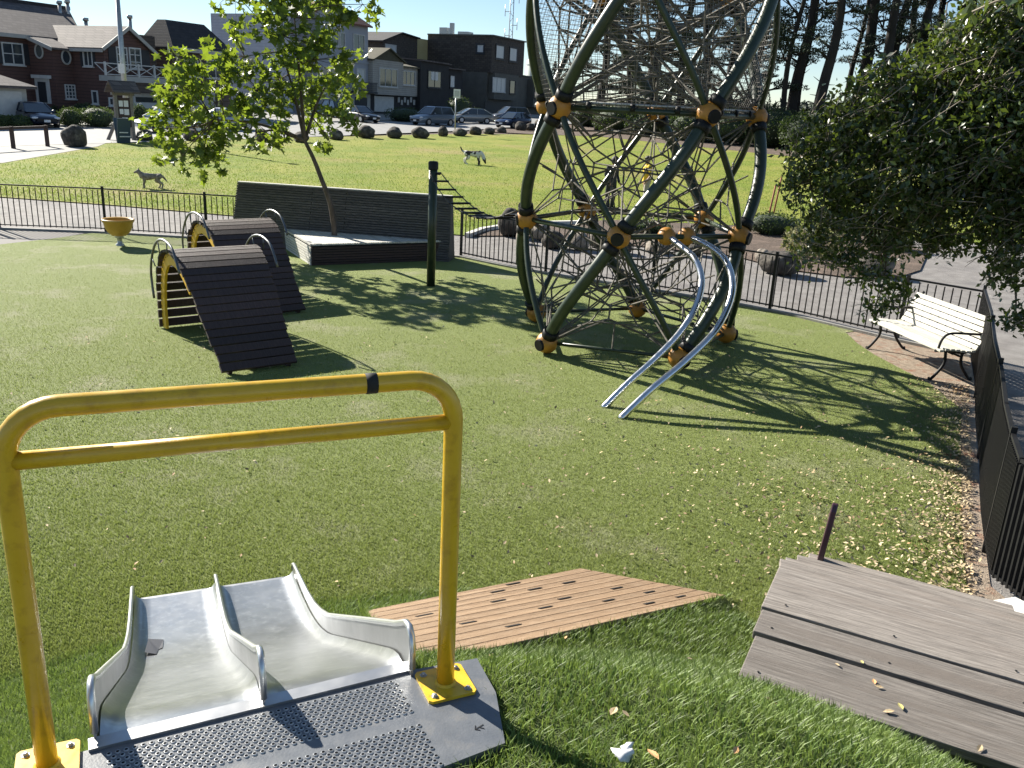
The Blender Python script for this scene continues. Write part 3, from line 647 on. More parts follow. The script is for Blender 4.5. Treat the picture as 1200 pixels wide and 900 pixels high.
# local: y along length, +x towards backrest
def bench_frame_pt(k): return k
prof = [(-.02, .43), (.06, .445), (.14, .443), (.22, .436), (.30, .425), (.38, .418), (.455, .425)]
bk = [(.505, .47), (.545, .54), (.58, .615), (.612, .69), (.642, .765), (.668, .84)]
BL = 1.76
for x, z in prof:
    mb = MB(); mb.box((x, 0, z), (.062, BL, .03), m=None); mb.build('seat_slat', Mt['bench'], bn, bevel=.004)
for i, (x, z) in enumerate(bk):
    mb = MB(); mb.box((x, 0, z), (.03, BL, .066), m=Matrix.Rotation(radians(24), 3, 'Y')); mb.build('back_slat', Mt['bench'], bn, bevel=.004)
for yy_ in (-BL/2+.09, BL/2-.09):
    mb = MB(); mb.tube(smooth_path([(-.06, yy_, .41), (.1, yy_, .415), (.35, yy_, .385), (.47, yy_, .42), (.57, yy_, .56), (.69, yy_, .85), (.72, yy_, .90)], 4), .021, 8); mb.build('side_frame', Mt['black'], bn)
    mb = MB(); mb.tube(smooth_path([(-.02, yy_, .42), (.0, yy_, .54), (.05, yy_, .62), (.15, yy_, .655), (.35, yy_, .65), (.60, yy_, .64)], 4), .017, 8); mb.build('armrest', Mt['black'], bn)
    for sx, fx in ((.10, -.02), (.36, .52)):
        mb = MB(); mb.tube(smooth_path([(sx, yy_, .40), (sx+.01, yy_, .22), (fx, yy_, .03), (fx+(.05 if fx > .2 else -.05), yy_, .012)], 4), [.02]*12+[.03], 8); mb.build('leg', Mt['black'], bn)
mb = MB(); mb.tube([(.23, -BL/2+.1, .36), (.23, BL/2-.1, .36)], .014, 6); mb.tube([(.33, -BL/2+.1, .33), (.33, BL/2-.1, .33)], .014, 6); mb.build('stretcher', Mt['black'], bn)
# ================================================================== TIMBER PLATFORM AND BACKREST
tp = thing('timber_platform', 'low slatted timber platform in front of the tall backrest, small tree growing through it', 'bench', (-4.17, 17.41, 0))
U = Vector((.866, .475, 0)).normalized(); V_ = Vector((-U.y, U.x, 0)); O_ = Vector((-4.17, 17.41, 0)); LU, LV = 2.9, 2.4
mb = MB(); mb.hexa([O_+U*.03+V_*.03, O_+U*(LU-.03)+V_*.03, O_+U*(LU-.03)+V_*LV, O_+U*.03+V_*LV]+[p+Vector((0, 0, .395)) for p in (O_+U*.03+V_*.03, O_+U*(LU-.03)+V_*.03, O_+U*(LU-.03)+V_*LV, O_+U*.03+V_*LV)]); mb.build('core', Mt['black'], tp, True)
n_ = 58
for i in range(n_):
    a = O_+U*(LU*i/n_-.02)-V_*.035; w = LU/n_*.80; dz = random.uniform(-.003, .003)
    q = [a, a+U*w, a+U*w+V_*(LV+.04), a+V_*(LV+.04)]
    mb = MB(); mb.hexa([p+Vector((0, 0, .40+dz)) for p in q]+[p+Vector((0, 0, .435+dz)) for p in q]); mb.build('top_slat', Mt['wood_pale'], tp, True)
for i in range(7):
    z = .025+i*.053
    mb = MB(); mb.bar(O_-V_*.015+Vector((0, 0, z)), O_+U*(LU-.02)-V_*.015+Vector((0, 0, z)), .035, .042); mb.build('front_slat', Mt['wood_dark'], tp, True)  # front face's shade painted in: dark plank colour instead of the pale slats
    mb = MB(); mb.bar(O_-U*.0+V_*.005+Vector((0, 0, z)), O_-U*.0+V_*LV+Vector((0, 0, z)), .035, .042); mb.build('side_slat', Mt['wood_pale'], tp, True)
bw = thing('slatted_wall', 'long tall slatted timber backrest wall leaning along the fence behind the tree', 'wooden wall', (-3.9, 19.3, 0))
Pa = Vector((-6.45, 19.35, 0)); Pb = Vector((-1.50, 18.62, 0)); dB = (Pb-Pa).normalized(); nB = Vector((-dB.y, dB.x, 0))
HB = 1.36; inn = .30; dep = .58
mb = MB(); q = [Pa+nB*.03, Pb+nB*.03, Pb+nB*dep, Pa+nB*dep]; qt = [Pa+nB*(inn+.03)+dB*.10, Pb+nB*(inn+.03)-dB*.04, Pb+nB*(inn+.12)-dB*.04, Pa+nB*(inn+.12)+dB*.10]
mb.hexa([p for p in q]+[p+Vector((0, 0, HB-.02)) for p in qt]); mb.build('core', Mt['wood_slat'], bw, True)
ns = 26
for i in range(ns):
    t0 = i/ns; t1 = (i+.80)/ns; j = random.uniform(0, .006)
    for xa in range(2):
        u0, u1 = (0, .52) if xa == 0 else (.522, 1)
        if i % 2: u0, u1 = (0, .36) if xa == 0 else (.362, 1)
        Lb = (Pb-Pa).length
        f = lambda u, t, o_: Pa+dB*(Lb*u*(1-.028*t)+.10*t*(1 if u < .5 else 1))+nB*(inn*t+o_)+Vector((0, 0, HB*t))
        mb = MB(); mb.hexa([f(u0, t0, -.01-j), f(u1, t0, -.01-j), f(u1, t0, .028), f(u0, t0, .028), f(u0, t1, -.01-j), f(u1, t1, -.01-j), f(u1, t1, .028), f(u0, t1, .028)])
        mb.build('wall_slat', Mt['wood_slat'], bw, True)
mb = MB(); mb.hexa([p+Vector((0, 0, HB-.018)) for p in (qt[0]-nB*.04, qt[1]-nB*.04, qt[2], qt[3])]+[p+Vector((0, 0, HB+.012)) for p in (qt[0]-nB*.04, qt[1]-nB*.04, qt[2], qt[3])]); mb.build('top_cap', Mt['wood_pale'], bw, True)
# ================================================================== SPINNER BOWL
ub = thing('spinner_bowl', 'ochre plastic spinner bowl on a short post near the left fence', 'play bowl', (-8.55, 18.55, 0))
mb = MB(); mb.lathe((0, 0, .22), [(.07, -.02), (.15, .0), (.225, .07), (.272, .16), (.295, .26), (.325, .30), (.33, .33), (.315, .345), (.285, .33), (.262, .26), (.225, .15), (.15, .07), (0, .04)], 36)
mb.build('bowl', mat('bowl_plastic', (.40, .22, .025), (.46, .27, .04), 6, .45), ub)
MB().lathe((0, 0, 0), [(.085, 0), (.085, .03), (.05, .05), (.055, .16), (.085, .17), (.085, .225), (0, .226)], 16).build('post', Mt['galv'], ub)
# ================================================================== ARCHED PLANK TUNNELS
TPROF = smooth_path([(0, 0, .02), (-.01, 0, .35), (.04, 0, .64), (.15, 0, .92), (.36, 0, 1.12), (.64, 0, 1.19), (.93, 0, 1.15), (1.18, 0, 1.04), (1.48, 0, .85), (1.85, 0, .58), (2.25, 0, .28), (2.58, 0, .02)], 10)
tl = [0]
for a, b in zip(TPROF[:-1], TPROF[1:]): tl.append(tl[-1]+(b-a).length)
def tp_at(s):
    s = min(max(s, 0), tl[-1]-1e-4); i = max(k for k in range(len(tl)) if tl[k] <= s); i = min(i, len(TPROF)-2)
    f = (s-tl[i])/(tl[i+1]-tl[i]); d = (TPROF[i+1]-TPROF[i]).normalized(); return TPROF[i].lerp(TPROF[i+1], f), d
TW = .98
plank_me = MB().box((0, 0, 0), (.112, TW, .036)).mesh('plank', Mt['wood_dark'])
def make_tunnel(label, loc, rz):
    t = thing('arched_tunnel', label, 'play tunnel', loc, rz, 'arched plank tunnels'); s = .06
    while s < tl[-1]-.02:
        p, d = tp_at(s); q = p+Vector((-d.z, 0, d.x))*.02
        kx = 1.30-.32*min(1, max(0, (s-1.3)/(tl[-1]-1.5))); inst('plank', plank_me, t, (q.x, TW*kx/2+random.uniform(-.012, .012), q.z), (0, -atan2(d.z, d.x), 0), (1, kx, 1)); s += .131
    for y0 in (.05, TW-.09+.12):
        mb = MB(); P = []; L_ = tl[-1]
        N_ = 44; arch_end = .62*L_
        for i in range(N_+1):
            p, d = tp_at(arch_end*i/N_); n2 = Vector((-d.z, 0, d.x)); P.append((p-n2*.012, p-n2*(.17 if y0 < .2 else .10)))
        for (a0, b0), (a1, b1) in zip(P[:-1], P[1:]):
            o1 = Vector((0, y0, 0)); o2 = Vector((0, y0+.035, 0)); mb.hexa([a0+o1, a1+o1, a1+o2, a0+o2, b0+o1, b1+o1, b1+o2, b0+o2][::1])
        mb.build('end_ring', Mt['tunnel_yellow'], t)
        mb = MB(); pts = [tp_at(.60*L_+(L_*.385)*i/10)[0]+Vector((0, .11 if y0 < .2 else .86, -.05)) for i in range(11)]
        for a, b in zip(pts[:-1], pts[1:]): mb.bar(a, b, .05, .07)
        mb.build('ramp_joist', Mt['wood_dark'], t)
        mb = MB()
        for i in range(26):
            p, d = tp_at(arch_end*(i+.5)/26); n2 = Vector((-d.z, 0, d.x)); c = p-n2*.045+Vector((0, y0-.001, 0)); mb.box(tuple(c), (.016, .006, .016))
        if y0 < .2: tag(mb.build('ring_screws', Mt['black'], t), kind='stuff')
    for y0 in (-.035, TW*1.27+.035):
        mb = MB(); L_ = tl[-1]; pts = []
        s0, s1 = .42, 2.15
        for i in range(25):
            f = i/24; p, d = tp_at(s0+(s1-s0)*f); n2 = Vector((-d.z, 0, d.x)); off = .02+.15*min(1, sin(pi*f)*1.8)
            pts.append(p+n2*off+Vector((0, y0, 0)))
        mb.tube(pts, .017, 10); hp = mb.build('handrail_hoop', Mt['hoop'], t)
        for f in (.3, .5, .7):
            p, d = tp_at(s0+(s1-s0)*f); n2 = Vector((-d.z, 0, d.x)); mb = MB(); q = p+Vector((0, y0, 0)); mb.tube([q+n2*.0, q+n2*.165], .009, 6); mb.build('strut', Mt['hoop'], hp)
    return t
TA = atan2(9.92-12.0, -3.46+5.07)
make_tunnel('nearer arched plank tunnel with yellow end ring and steel hoops', (-5.07, 12.0, 0), TA)
make_tunnel('farther arched plank tunnel with steel hoops, half hidden behind the nearer one', (-5.68, 14.8, 0), TA+radians(1))
# ================================================================== ROPE LADDER AND POLE
pole = thing('rope_ladder_post', 'upright dark green post holding the end of a slack rope ladder', 'post', (-1.61, 16.0, 0))
MB().tube([(0, 0, 0), (0, 0, 2.16)], .078, 16).build('shaft', Mt['green_tube'], pole)
MB().lathe((0, 0, 2.12), [(.09, 0), (.09, .12), (.07, .14), (0, .145)], 16).build('cap', Mt['black'], pole)
for dy in (-.1, .1): MB().tube([(0, 0, 2.05), (.13, dy, 2.05)], .02, 8).build('bracket', Mt['black'], pole)
CX, CY, CR0, CR1, CR2, CZ1, CZ2, CA = 1.65, 12.756, 1.559, 1.566, 1.596, 1.745, 3.296, 3.839
K = 2*pi/5
RAD = {0: 1.559, 1: 1.566, 2: 1.596, 3: 1.62, 4: 1.15}; ZL = {0: .16, 1: 1.745, 2: 3.296, 3: 4.92, 4: 6.3}
def node(l, k):   # l level, k index (odd levels offset by half)
    a = CA+(k+(.5 if l % 2 else 0))*K; return Vector((CX+RAD[l]*cos(a), CY+RAD[l]*sin(a), ZL[l]))
rl = thing('rope_ladder', 'slack rope ladder with dark rungs strung from the post to the climber', 'rope ladder', (-.8, 14.5, 2.0))
pa, pb = Vector((-1.55, 15.9, 2.05)), node(1, -1)+Vector((-.05, .12, .1)); d = (pb-pa).normalized(); sd_ = Vector((-d.y, d.x, 0)).normalized()*.17
def lad(t, sgn): return pa.lerp(pb, t)+sd_*sgn*(.55+.45*min(1, 4*t*(1-t)+.2))+Vector((0, 0, -.62*4*t*(1-t)*.6))
for sgn in (-1, 1): MB().tube([lad(i/20, sgn) for i in range(21)], .010, 6).build('side_rope', Mt['rope_dark'], rl, True)
for i in range(11):
    t = (i+.8)/12; a_, b_ = lad(t, -1.15), lad(t, 1.15); MB().bar(a_, b_, .06, .03).build('rung', Mt['black'], rl, True)
# ================================================================== ROPE CLIMBER
cl = thing('rope_climber', 'tall tubular rope climbing tower with ochre ball joints and dense inner nets', 'climbing frame', (CX, CY, 0))
ball_me = None
def ball(p, r=.155, capdir=None):
    mb = MB(); mb.ell((0, 0, 0), r, 20, 14); b = mb.build('ball_joint', Mt['ochre'], cl); b.location = p-cl.location
    if capdir is not None:
        cd = capdir.normalized(); mb = MB(); x = cd.cross(Vector((0, 0, 1))).normalized(); y = x.cross(cd)
        n_ = 16; R_ = r*.52; z0 = r*.80; z1 = r*1.03
        vs = [cd*z0+(x*cos(2*pi*i/n_)+y*sin(2*pi*i/n_))*R_*1.1 for i in range(n_)]+[cd*z1+(x*cos(2*pi*i/n_)+y*sin(2*pi*i/n_))*R_ for i in range(n_)]
        mb.add(vs, [(i, (i+1) % n_, n_+(i+1) % n_, n_+i) for i in range(n_)]+[tuple(range(n_, 2*n_))]); mb.build('joint_cap', Mt['black'], b)
    return b
for l in range(4):
    for k in range(5):
        p = node(l, k); out = Vector((p.x-CX, p.y-CY, 0)).normalized(); ball(p, .155, out+Vector((0, 0, -.15)))
def bulge(a, b, amt, n=14):
    out = []
    for i in range(n+1):
        t = i/n; p = a.lerp(b, t); o_ = Vector((p.x-CX, p.y-CY, 0)).normalized(); out.append(p+o_*amt*4*t*(1-t))
    return out
def collar(p, d, r=.115):
    mb = MB(); mb.tube([p+d*.13, p+d*.24], [r, r*.95], 14); mb.build('collar', Mt['black'], cl, True)
def tube_part(a, b, r, amt, name, m='green_tube', col=True):
    pts = bulge(a, b, amt); MB().tube(pts, r, 14).build(name, Mt[m], cl, True)
    if col:
        collar(a, (pts[1]-pts[0]).normalized()); collar(b, (pts[-2]-pts[-1]).normalized())
for l in range(3):
    for k in range(5):
        up = node(l+1, k) if l % 2 == 0 else node(l+1, k+1)      # main helix tubes lean to the right going up
        tube_part(node(l, k), up, .083, .15 if l != 2 else .13, 'main_tube')
        up2 = node(l+1, k-1) if l % 2 == 0 else node(l+1, k)
        tube_part(node(l, k), up2, .042, .10, 'brace_tube', col=False)
top_n = Vector((CX, CY, 6.1))
for k in range(5):
    tube_part(node(3, k), top_n+(node(3, k)-top_n)*.12, .083, .25, 'crown_tube', col=False)
for l in range(4):
    for k in range(5):
        a, b = node(l, k), node(l, k+1)
        MB().tube([a, b], .036 if l else .026, 8).build('ring_bar', Mt['green_tube'], cl, True)
        if l == 2:
            MB().tube([a+Vector((0, 0, .07)), b+Vector((0, 0, .07))], .018, 6).build('net_rail', Mt['galv'], cl, True)
            for t in (.2, .5, .8):
                c = a.lerp(b, t); dd = (b-a).normalized(); MB().tube([c-dd*.03+Vector((0, 0, .03)), c+dd*.03+Vector((0, 0, .03))], .055, 8).build('clamp', Mt['black'], cl, True)
ropes = MB(); knots = MB()
def rope(a, b, r=.010, m=None): (m or ropes).tube([a, b], r*1.3, 4, caps=False, smooth=False)
def knot(p, r=.024): knots.ell(p, r, 6, 4)
rr = random.Random(5); rowz = [.42, .86, 1.30, 1.75, 2.2, 2.65, 3.08]; NP = 12; rows = []
for i, z in enumerate(rowz):
    row = []
    for j in range(NP):
        a = CA+2*pi*j/NP; zz = z+(.11 if (j+i) % 2 else -.11); R_ = (1.02+.10*sin(2.2*z))+rr.uniform(-.05, .05)
        row.append(Vector((CX+R_*cos(a+rr.uniform(-.04, .04)), CY+R_*sin(a), zz+rr.uniform(-.03, .03))))
    rows.append(row)
for i, row in enumerate(rows):
    for j in range(NP):
        rope(row[j], row[(j+1) % NP]); knot(row[j])
        if i+1 < len(rows) and (j+i) % 2: rope(row[j], rows[i+1][j])
inner = []
for i, z in enumerate([.75, 1.3, 1.9, 2.5, 3.0]):
    row = [Vector((CX+(.45+rr.uniform(-.04, .04))*cos(CA+2*pi*(j+.5*(i % 2))/6), CY+.45*sin(CA+2*pi*(j+.5*(i % 2))/6), z+rr.uniform(-.05, .05))) for j in range(6)]
    inner.append(row)
    for j in range(6):
        rope(row[j], row[(j+1) % 6]); knot(row[j])
        near = sorted([p for r_ in rows for p in r_], key=lambda p: (p-row[j]).length)[:2]
        for p in near: rope(row[j], p, .009)
        if i: rope(row[j], min(inner[i-1], key=lambda p: (p-row[j]).length))
for l in range(3):
    for k in range(5):
        p = node(l, k); near = sorted([q for r_ in rows for q in r_], key=lambda q: (q-p).length)
        for q in near[:4]:
            sd2 = (q-p).cross(Vector((0, 0, 1))).normalized()*.022; rope(p+sd2, q, .010)
            if near.index(q) < 2: rope(p-sd2, q, .010)
# long tension pairs between non-adjacent joints
for l, k0, l2, k2 in ((0, 0, 1, 2), (0, 1, 1, 3), (0, 2, 1, 4), (0, 3, 1, 0), (0, 4, 1, 1)):
    a, b = node(l, k0), node(l2, k2); s_ = (b-a).cross(Vector((0, 0, 1))).normalized()*.025; rope(a+s_, b+s_, .011); rope(a-s_, b-s_, .011)
# face nets with hexagonal loops between outer tubes and inner net
for l in (0, 1):
    for k in range(5):
        a, b = node(l, k), node(l, k+1); c = node(l+1, k) if l % 2 == 0 else node(l+1, k+1)
        cen = (a+b+c)/3+(Vector((CX, CY, (a.z+c.z)/2))-(a+b+c)/3)*.12
        hexp = []
        for i in range(6):
            t = i/6; e = [a, b, c][i//2]; e2 = [b, c, a][i//2]; q = e.lerp(e2, .5) if i % 2 else e; hexp.append(cen.lerp(q, .34+rr.uniform(-.03, .03)))
        for i in range(6):
            rope(hexp[i], hexp[(i+1) % 6], .009); knot(hexp[i], .02)
            e = [a, b, c][i//2]; e2 = [b, c, a][i//2]; q = e.lerp(e2, .5) if i % 2 else e; rope(hexp[i], q, .009)
# upper storey: radial climbing net
cu = Vector((CX, CY, 4.1))
rows2 = []
for i, (z, R_) in enumerate(((3.36, 1.15), (3.75, 1.25), (4.2, 1.3), (4.65, 1.25), (5.1, 1.0))):
    row = [Vector((CX+(R_+rr.uniform(-.06, .06))*cos(CA+2*pi*j/10), CY+R_*sin(CA+2*pi*j/10), z+(.1 if (i+j) % 2 else -.1))) for j in range(10)]
    rows2.append(row)
    for j in range(10):
        rope(row[j], row[(j+1) % 10]); knot(row[j])
        if i: rope(row[j], rows2[i-1][j])
        if j % 2: rope(row[j], cu+Vector((.35*cos(j), .35*sin(j), (z-4.2)*.6)), .010)
for l in (2, 3):
    for k in range(5):
        p = node(l, k)
        for q in sorted([q for r_ in rows2 for q in r_], key=lambda q: (q-p).length)[:5]: rope(p, q, .010)
        q2 = node(5-l, (k+2) % 5); s_ = Vector((0, 0, .03)); rope(p, q2, .011); rope(p+s_, q2+s_, .011)
tag(ropes.build('climbing_net', Mt['rope'], cl, True), kind='stuff'); tag(knots.build('net_couplings', Mt['coupling'], cl, True), kind='stuff')
# fine mesh: floor at third level and walls of the upper storey
fine = MB()
def fl(a, b, r=.0030): fine.tube([a, b], r, 3, caps=False, smooth=False)
zf = ZL[2]+.02; R_ = 1.50; s = -R_
pent = [(node(2, k).x, node(2, k).y) for k in range(5)]
def clipseg(p, d):
    ts = []
    for i in range(5):
        x1, y1 = pent[i]; x2, y2 = pent[(i+1) % 5]; ex, ey = x2-x1, y2-y1; den = d[0]*ey-d[1]*ex
        if abs(den) < 1e-6: continue
        t = ((x1-p[0])*ey-(y1-p[1])*ex)/den; u = ((x1-p[0])*d[1]-(y1-p[1])*d[0])/den
        if 0 <= u <= 1: ts.append(t)
    return (min(ts), max(ts)) if len(ts) > 1 else None
for ang in (.3, .3+pi/2):
    d = (cos(ang), sin(ang)); nn = (-d[1], d[0]); s = -1.5
    while s < 1.5:
        p = (CX+nn[0]*s, CY+nn[1]*s); c = clipseg(p, d)
        if c: fl((p[0]+d[0]*c[0], p[1]+d[1]*c[0], zf), (p[0]+d[0]*c[1], p[1]+d[1]*c[1], zf))
        s += .085
def tri_net(a, b, c, amt):   # lines parallel to ab and across
    A1, B1 = bulge(a, c, amt, 12), bulge(b, c, amt, 12)
    def at(P, t): x = t*12; i = min(int(x), 11); return P[i].lerp(P[i+1], x-i)
    n_ = 28
    for i in range(n_):
        t = i/n_; fl(at(A1, t), at(B1, t), .0038)
    W_0 = (b-a).length; m = 26
    for j in range(1, m):
        prev = None
        for i in range(n_+1):
            t = i/n_; w = j/m
            lo, hi = t/2, 1-t/2
            if lo <= w <= hi and (1-t) > .04:
                p = at(A1, t).lerp(at(B1, t), (w-lo)/(1-t))
                if prev is not None: fl(prev, p)
                prev = p
            else: prev = None
for k in range(5):
    tri_net(node(2, k), node(2, k+1), node(3, k), .10)
    tri_net(node(3, k-1), node(3, k), node(2, k), .10)
tag(fine.build('fine_mesh_net', Mt['net'], cl, True), kind='stuff')
# steel slide rails on the climber
r1 = [(1.95, 11.52, 1.745), (2.09, 11.2, 1.66), (2.22, 10.9, 1.55), (2.27, 10.65, 1.33), (2.18, 10.4, 1.06), (1.96, 10.15, 0.77), (1.65, 9.92, 0.49), (1.35, 9.73, 0.25), (1.07, 9.58, -.02)]
r2 = [(2.24, 11.64, 1.745), (2.48, 11.2, 1.67), (2.6, 10.85, 1.55), (2.63, 10.55, 1.32), (2.54, 10.3, 1.08), (2.33, 10.0, 0.83), (1.96, 9.7, 0.54), (1.57, 9.42, 0.28), (1.23, 9.23, -.02)]
for r_ in (r1, r2):
    MB().tube(smooth_path(r_, 7), .042, 14).build('slide_rail', Mt['steel_pol'], cl, True)
    ball(Vector(r_[0])+Vector((-.02, .03, 0)), .12)
# ================================================================== TREES
def twig_curve(a, b, sag=.1, n=6):
    a, b = Vector(a), Vector(b); off = Vector((random.uniform(-1, 1), random.uniform(-1, 1), random.uniform(-.5, .5)))*sag*(b-a).length
    return [a.lerp(b, i/n)+off*4*(i/n)*(1-i/n)*.5 for i in range(n+1)]
# --- small maple-like tree growing through the timber platform
base = Vector((-3.97, 18.68, .40))
mt = thing('young_tree', 'young leaning tree with large lobed sunlit leaves growing through the timber platform', 'tree', base)
tr = [base]+[AY(x, y, Y_) for x, y, Y_ in ((391, 262, 18.66), (386, 235, 18.6), (376, 208, 18.55), (367, 185, 18.5), (357, 165, 18.45))]
trp = smooth_path(tr, 4); MB().tube(trp, [.064-.026*i/(len(trp)-1) for i in range(len(trp))], 10).build('trunk', Mt['bark'], mt, True)
fork = trp[-1]
LOB = [(228, 150, 42), (214, 100, 36), (196, 150, 30), (238, 182, 28), (222, 72, 24), (286, 66, 34), (300, 105, 36), (332, 42, 44), (300, 142, 34), (330, 92, 44), (368, 70, 42), (392, 104, 34), (402, 138, 20), (352, 130, 32), (384, 22, 30), (312, 6, 36), (275, -8, 36), (412, 78, 18), (386, 166, 16), (318, 166, 22), (204, 126, 30), (252, 120, 26), (345, -20, 40), (395, -10, 34), (425, 5, 20), (214, 182, 20), (198, 176, 20), (258, 150, 24), (262, 88, 22), (330, 165, 14)]
br = MB(); LP = []
mains = []
for x, y, Y_ in ((300, 155, 18.0), (330, 60, 18.7), (385, 95, 18.8), (250, 140, 18.2), (345, 20, 18.3)):
    e = AY(x, y, Y_); c = smooth_path([fork, fork.lerp(e, .5)+Vector((0, 0, .12)), e], 6); br.tube(c, [.04-.028*i/(len(c)-1) for i in range(len(c))], 7); mains += c[4:]
for (x, y, r) in LOB:
    dd = random.uniform(-.75, .75); c = AY(x, y, 18.45+dd); rm = r*18.5/F_PX; near = min(mains, key=lambda p: (p-c).length)
    cc = twig_curve(near, c, .25); br.tube(cc, [.018-.012*i/6 for i in range(7)], 5)
    npt = int(1.3*(r/30)**2*75)
    sub = shell_pts(c, (rm, rm*1.15, rm), max(3, npt//7), .2)
    for q in sub:
        q = Vector(q)
        if random.random() < .8: br.tube(twig_curve(c, q, .2, 3), [.006, .005, .004, .003], 4, caps=False)
        LP.append(np.array(q)[None, :]+RNG.normal(0, .085, (7, 3))*np.array([1, 1, .8]))
br.build('branches', Mt['bark'], mt, True)
LP = np.concatenate(LP); RNG.shuffle(LP)
sz = RNG.uniform(.12, .23, len(LP))
def droop(n):
    R = rotmats(n); F = flatmats(n, .75); return F
cr = cloud('crown', LP[260:], sz[260:], T_MAPLE, Mt['leaf_maple'], mt, droop(len(LP)-260), kind='stuff')
lm = bpy.data.meshes.new('leaf'); lm.from_pydata(T_MAPLE[0].tolist(), [], T_MAPLE[1]); lm.materials.append(Mt['leaf_maple'])
for i in range(260):
    p = Vector(LP[i])-base; inst('leaf', lm, cr, p, (random.gauss(0, .75), random.gauss(0, .75), random.uniform(0, 6.28)), (sz[i],)*3)
# --- large glossy-leaved tree overhanging from the right
tb = Vector((11.2, 9.4, 0))
ot = thing('overhanging_tree', 'large dark glossy-leaved tree drooping over the bench and right-hand fence', 'tree', tb)
tk = smooth_path([tb, (11.0, 9.5, 1.2), (10.6, 9.7, 2.3), (10.0, 9.9, 3.4), (9.2, 10.1, 4.4)], 5); MB().tube(tk, [.24-.12*i/(len(tk)-1) for i in range(len(tk))], 12).build('trunk', Mt['bark'], ot, True)
LOB = [(1160, 80, 72, 9.6), (1185, 20, 50, 9.4), (1085, 118, 58, 9.9), (1110, 75, 40, 10.2), (1040, 112, 36, 10.3), (1020, 140, 50, 10), (975, 165, 38, 10.2), (948, 190, 26, 10.3), (1005, 200, 50, 10), (1065, 200, 62, 9.6), (1130, 180, 72, 9.4), (1185, 150, 62, 9.2), (958, 236, 34, 10.4), (1010, 258, 42, 10.2), (1070, 255, 44, 10), (1130, 240, 52, 9.7), (1185, 235, 52, 9.4), (950, 290, 24, 10.5), (1022, 305, 30, 10.3), (1048, 345, 18, 10.3), (1026, 358, 12, 10.3), (990, 300, 16, 10.4), (1185, 320, 26, 9.6), (1190, 372, 18, 9.5), (1105, 285, 20, 10), (1165, 290, 16, 9.6), (935, 215, 16, 10.4), (1060, 150, 40, 10.6), (1150, 130, 60, 10.3), (1240, 120, 80, 9.3), (1250, 250, 80, 9.2), (1235, 20, 70, 9.6), (1290, 150, 90, 9.6)]
LP = []; br = MB(); bw_ = MB(); seedp = [Vector(p) for p in tk[6:]]; mains = list(seedp)
for x, y, Y_ in ((1150, 60, 10), (1080, 110, 10), (1000, 170, 10.2), (1130, 200, 9.6), (1030, 260, 10.2), (1180, 250, 9.5), (950, 210, 10.3), (1190, 340, 9.6)):
    e = AY(x, y, Y_); c = smooth_path([seedp[-1], seedp[-1].lerp(e, .45)+Vector((0, 0, .35)), e], 7); br.tube(c, [.045-.037*i/(len(c)-1) for i in range(len(c))], 6); mains += c[5:]
for (x, y, r, Y_) in LOB:
    c = AY(x, y, Y_); rm = r*Y_/F_PX*1.02; near = min(mains, key=lambda p: (p-c).length); br.tube(twig_curve(near, c, .2), [.014-.009*i/6 for i in range(7)], 5)
    ncl = int((r/40)**2*95)+4
    for q in shell_pts(c, (rm, rm*.9, rm), ncl, .3):
        q = Vector(q)
        if random.random() < .35:
            dv_ = Vector((random.uniform(-.6, .1), random.uniform(-.3, .3), random.uniform(-.5, .15)))*.5; bw_.tube([q-dv_, q+dv_*.3, q+dv_*.6+Vector((0, 0, -.03))], [.006, .004, .002], 4, caps=False)
        LP.append(np.array(q)[None, :]+RNG.normal(0, .06, (9, 3)))
br.build('branches', Mt['bark'], ot, True); bw_.build('twigs', Mt['twig'], ot, True)
LP = np.concatenate(LP); cloud('crown', LP, RNG.uniform(.05, .10, len(LP)), T_LEAF, Mt['leaf_oak'], ot, kind='stuff')
# near twig in the top right corner of the view
tw = thing('leafy_twig', 'thin leafy twig hanging close by at the top right corner', 'twig', (1.9, 3.2, 3.9))
e0 = AY(1120, 22, 3.3); e1 = AY(1215, -12, 3.1); MB().tube([e1, e1.lerp(e0, .5)+Vector((0, 0, .01)), e0], [.006, .004, .002], 6).build('stem', Mt['twig'], tw, True)
tl_me = bpy.data.meshes.new('leaf'); V0, F0 = T_LEAF; tl_me.from_pydata(V0.tolist(), [], F0); tl_me.materials.append(Mt['leaf_oak'])
for x, y, s_ in ((1133, 14, .07), (1140, 22, .06), (1155, 4, .08), (1172, 10, .07), (1185, 2, .08), (1195, 14, .06), (1148, -2, .07), (1127, 20, .05)):
    p = AY(x, y, 3.2)-Vector(tw.location); inst('leaf', tl_me, tw, p, (random.uniform(.3, 1.6), random.uniform(-.8, .8), random.uniform(0, 6)), (s_,)*3)
#@@PART4
# ================================================================== STREET FRAME AND BUILDINGS
SO = Vector((-17.2, 100.9, 0)); SDv = Vector((.42, .9075, 0)).normalized(); SNv = Vector((SDv.y, -SDv.x, 0))   # along street, towards the road
class Plane:
    def __init__(s, P, u, m): s.P, s.u, s.m = Vector(P), Vector(u), Vector(m)
    def hit(s, px, py):
        d = Vector(ray(px, py)); o = Vector((0, 0, EYE)); t = (s.P-o).dot(s.m)/d.dot(s.m); p = o+d*t
        return ((p-s.P).dot(s.u), p.z)
    def rect(s, x0, y0, x1, y1):
        a = s.hit(x0, y0); b = s.hit(x1, y0); c = s.hit(x0, y1); d = s.hit(x1, y1)
        return ((a[0]+c[0])/2, (b[0]+d[0])/2, (c[1]+d[1])/2, (a[1]+b[1])/2)
    def pt(s, u, z, o=0): p = s.P+s.u*u+s.m*o; return Vector((p.x, p.y, z))
def front(sb=0): return Plane(SO-SNv*sb, SDv, SNv)
def sidep(t): return Plane(SO+SDv*t, -SNv, -SDv)
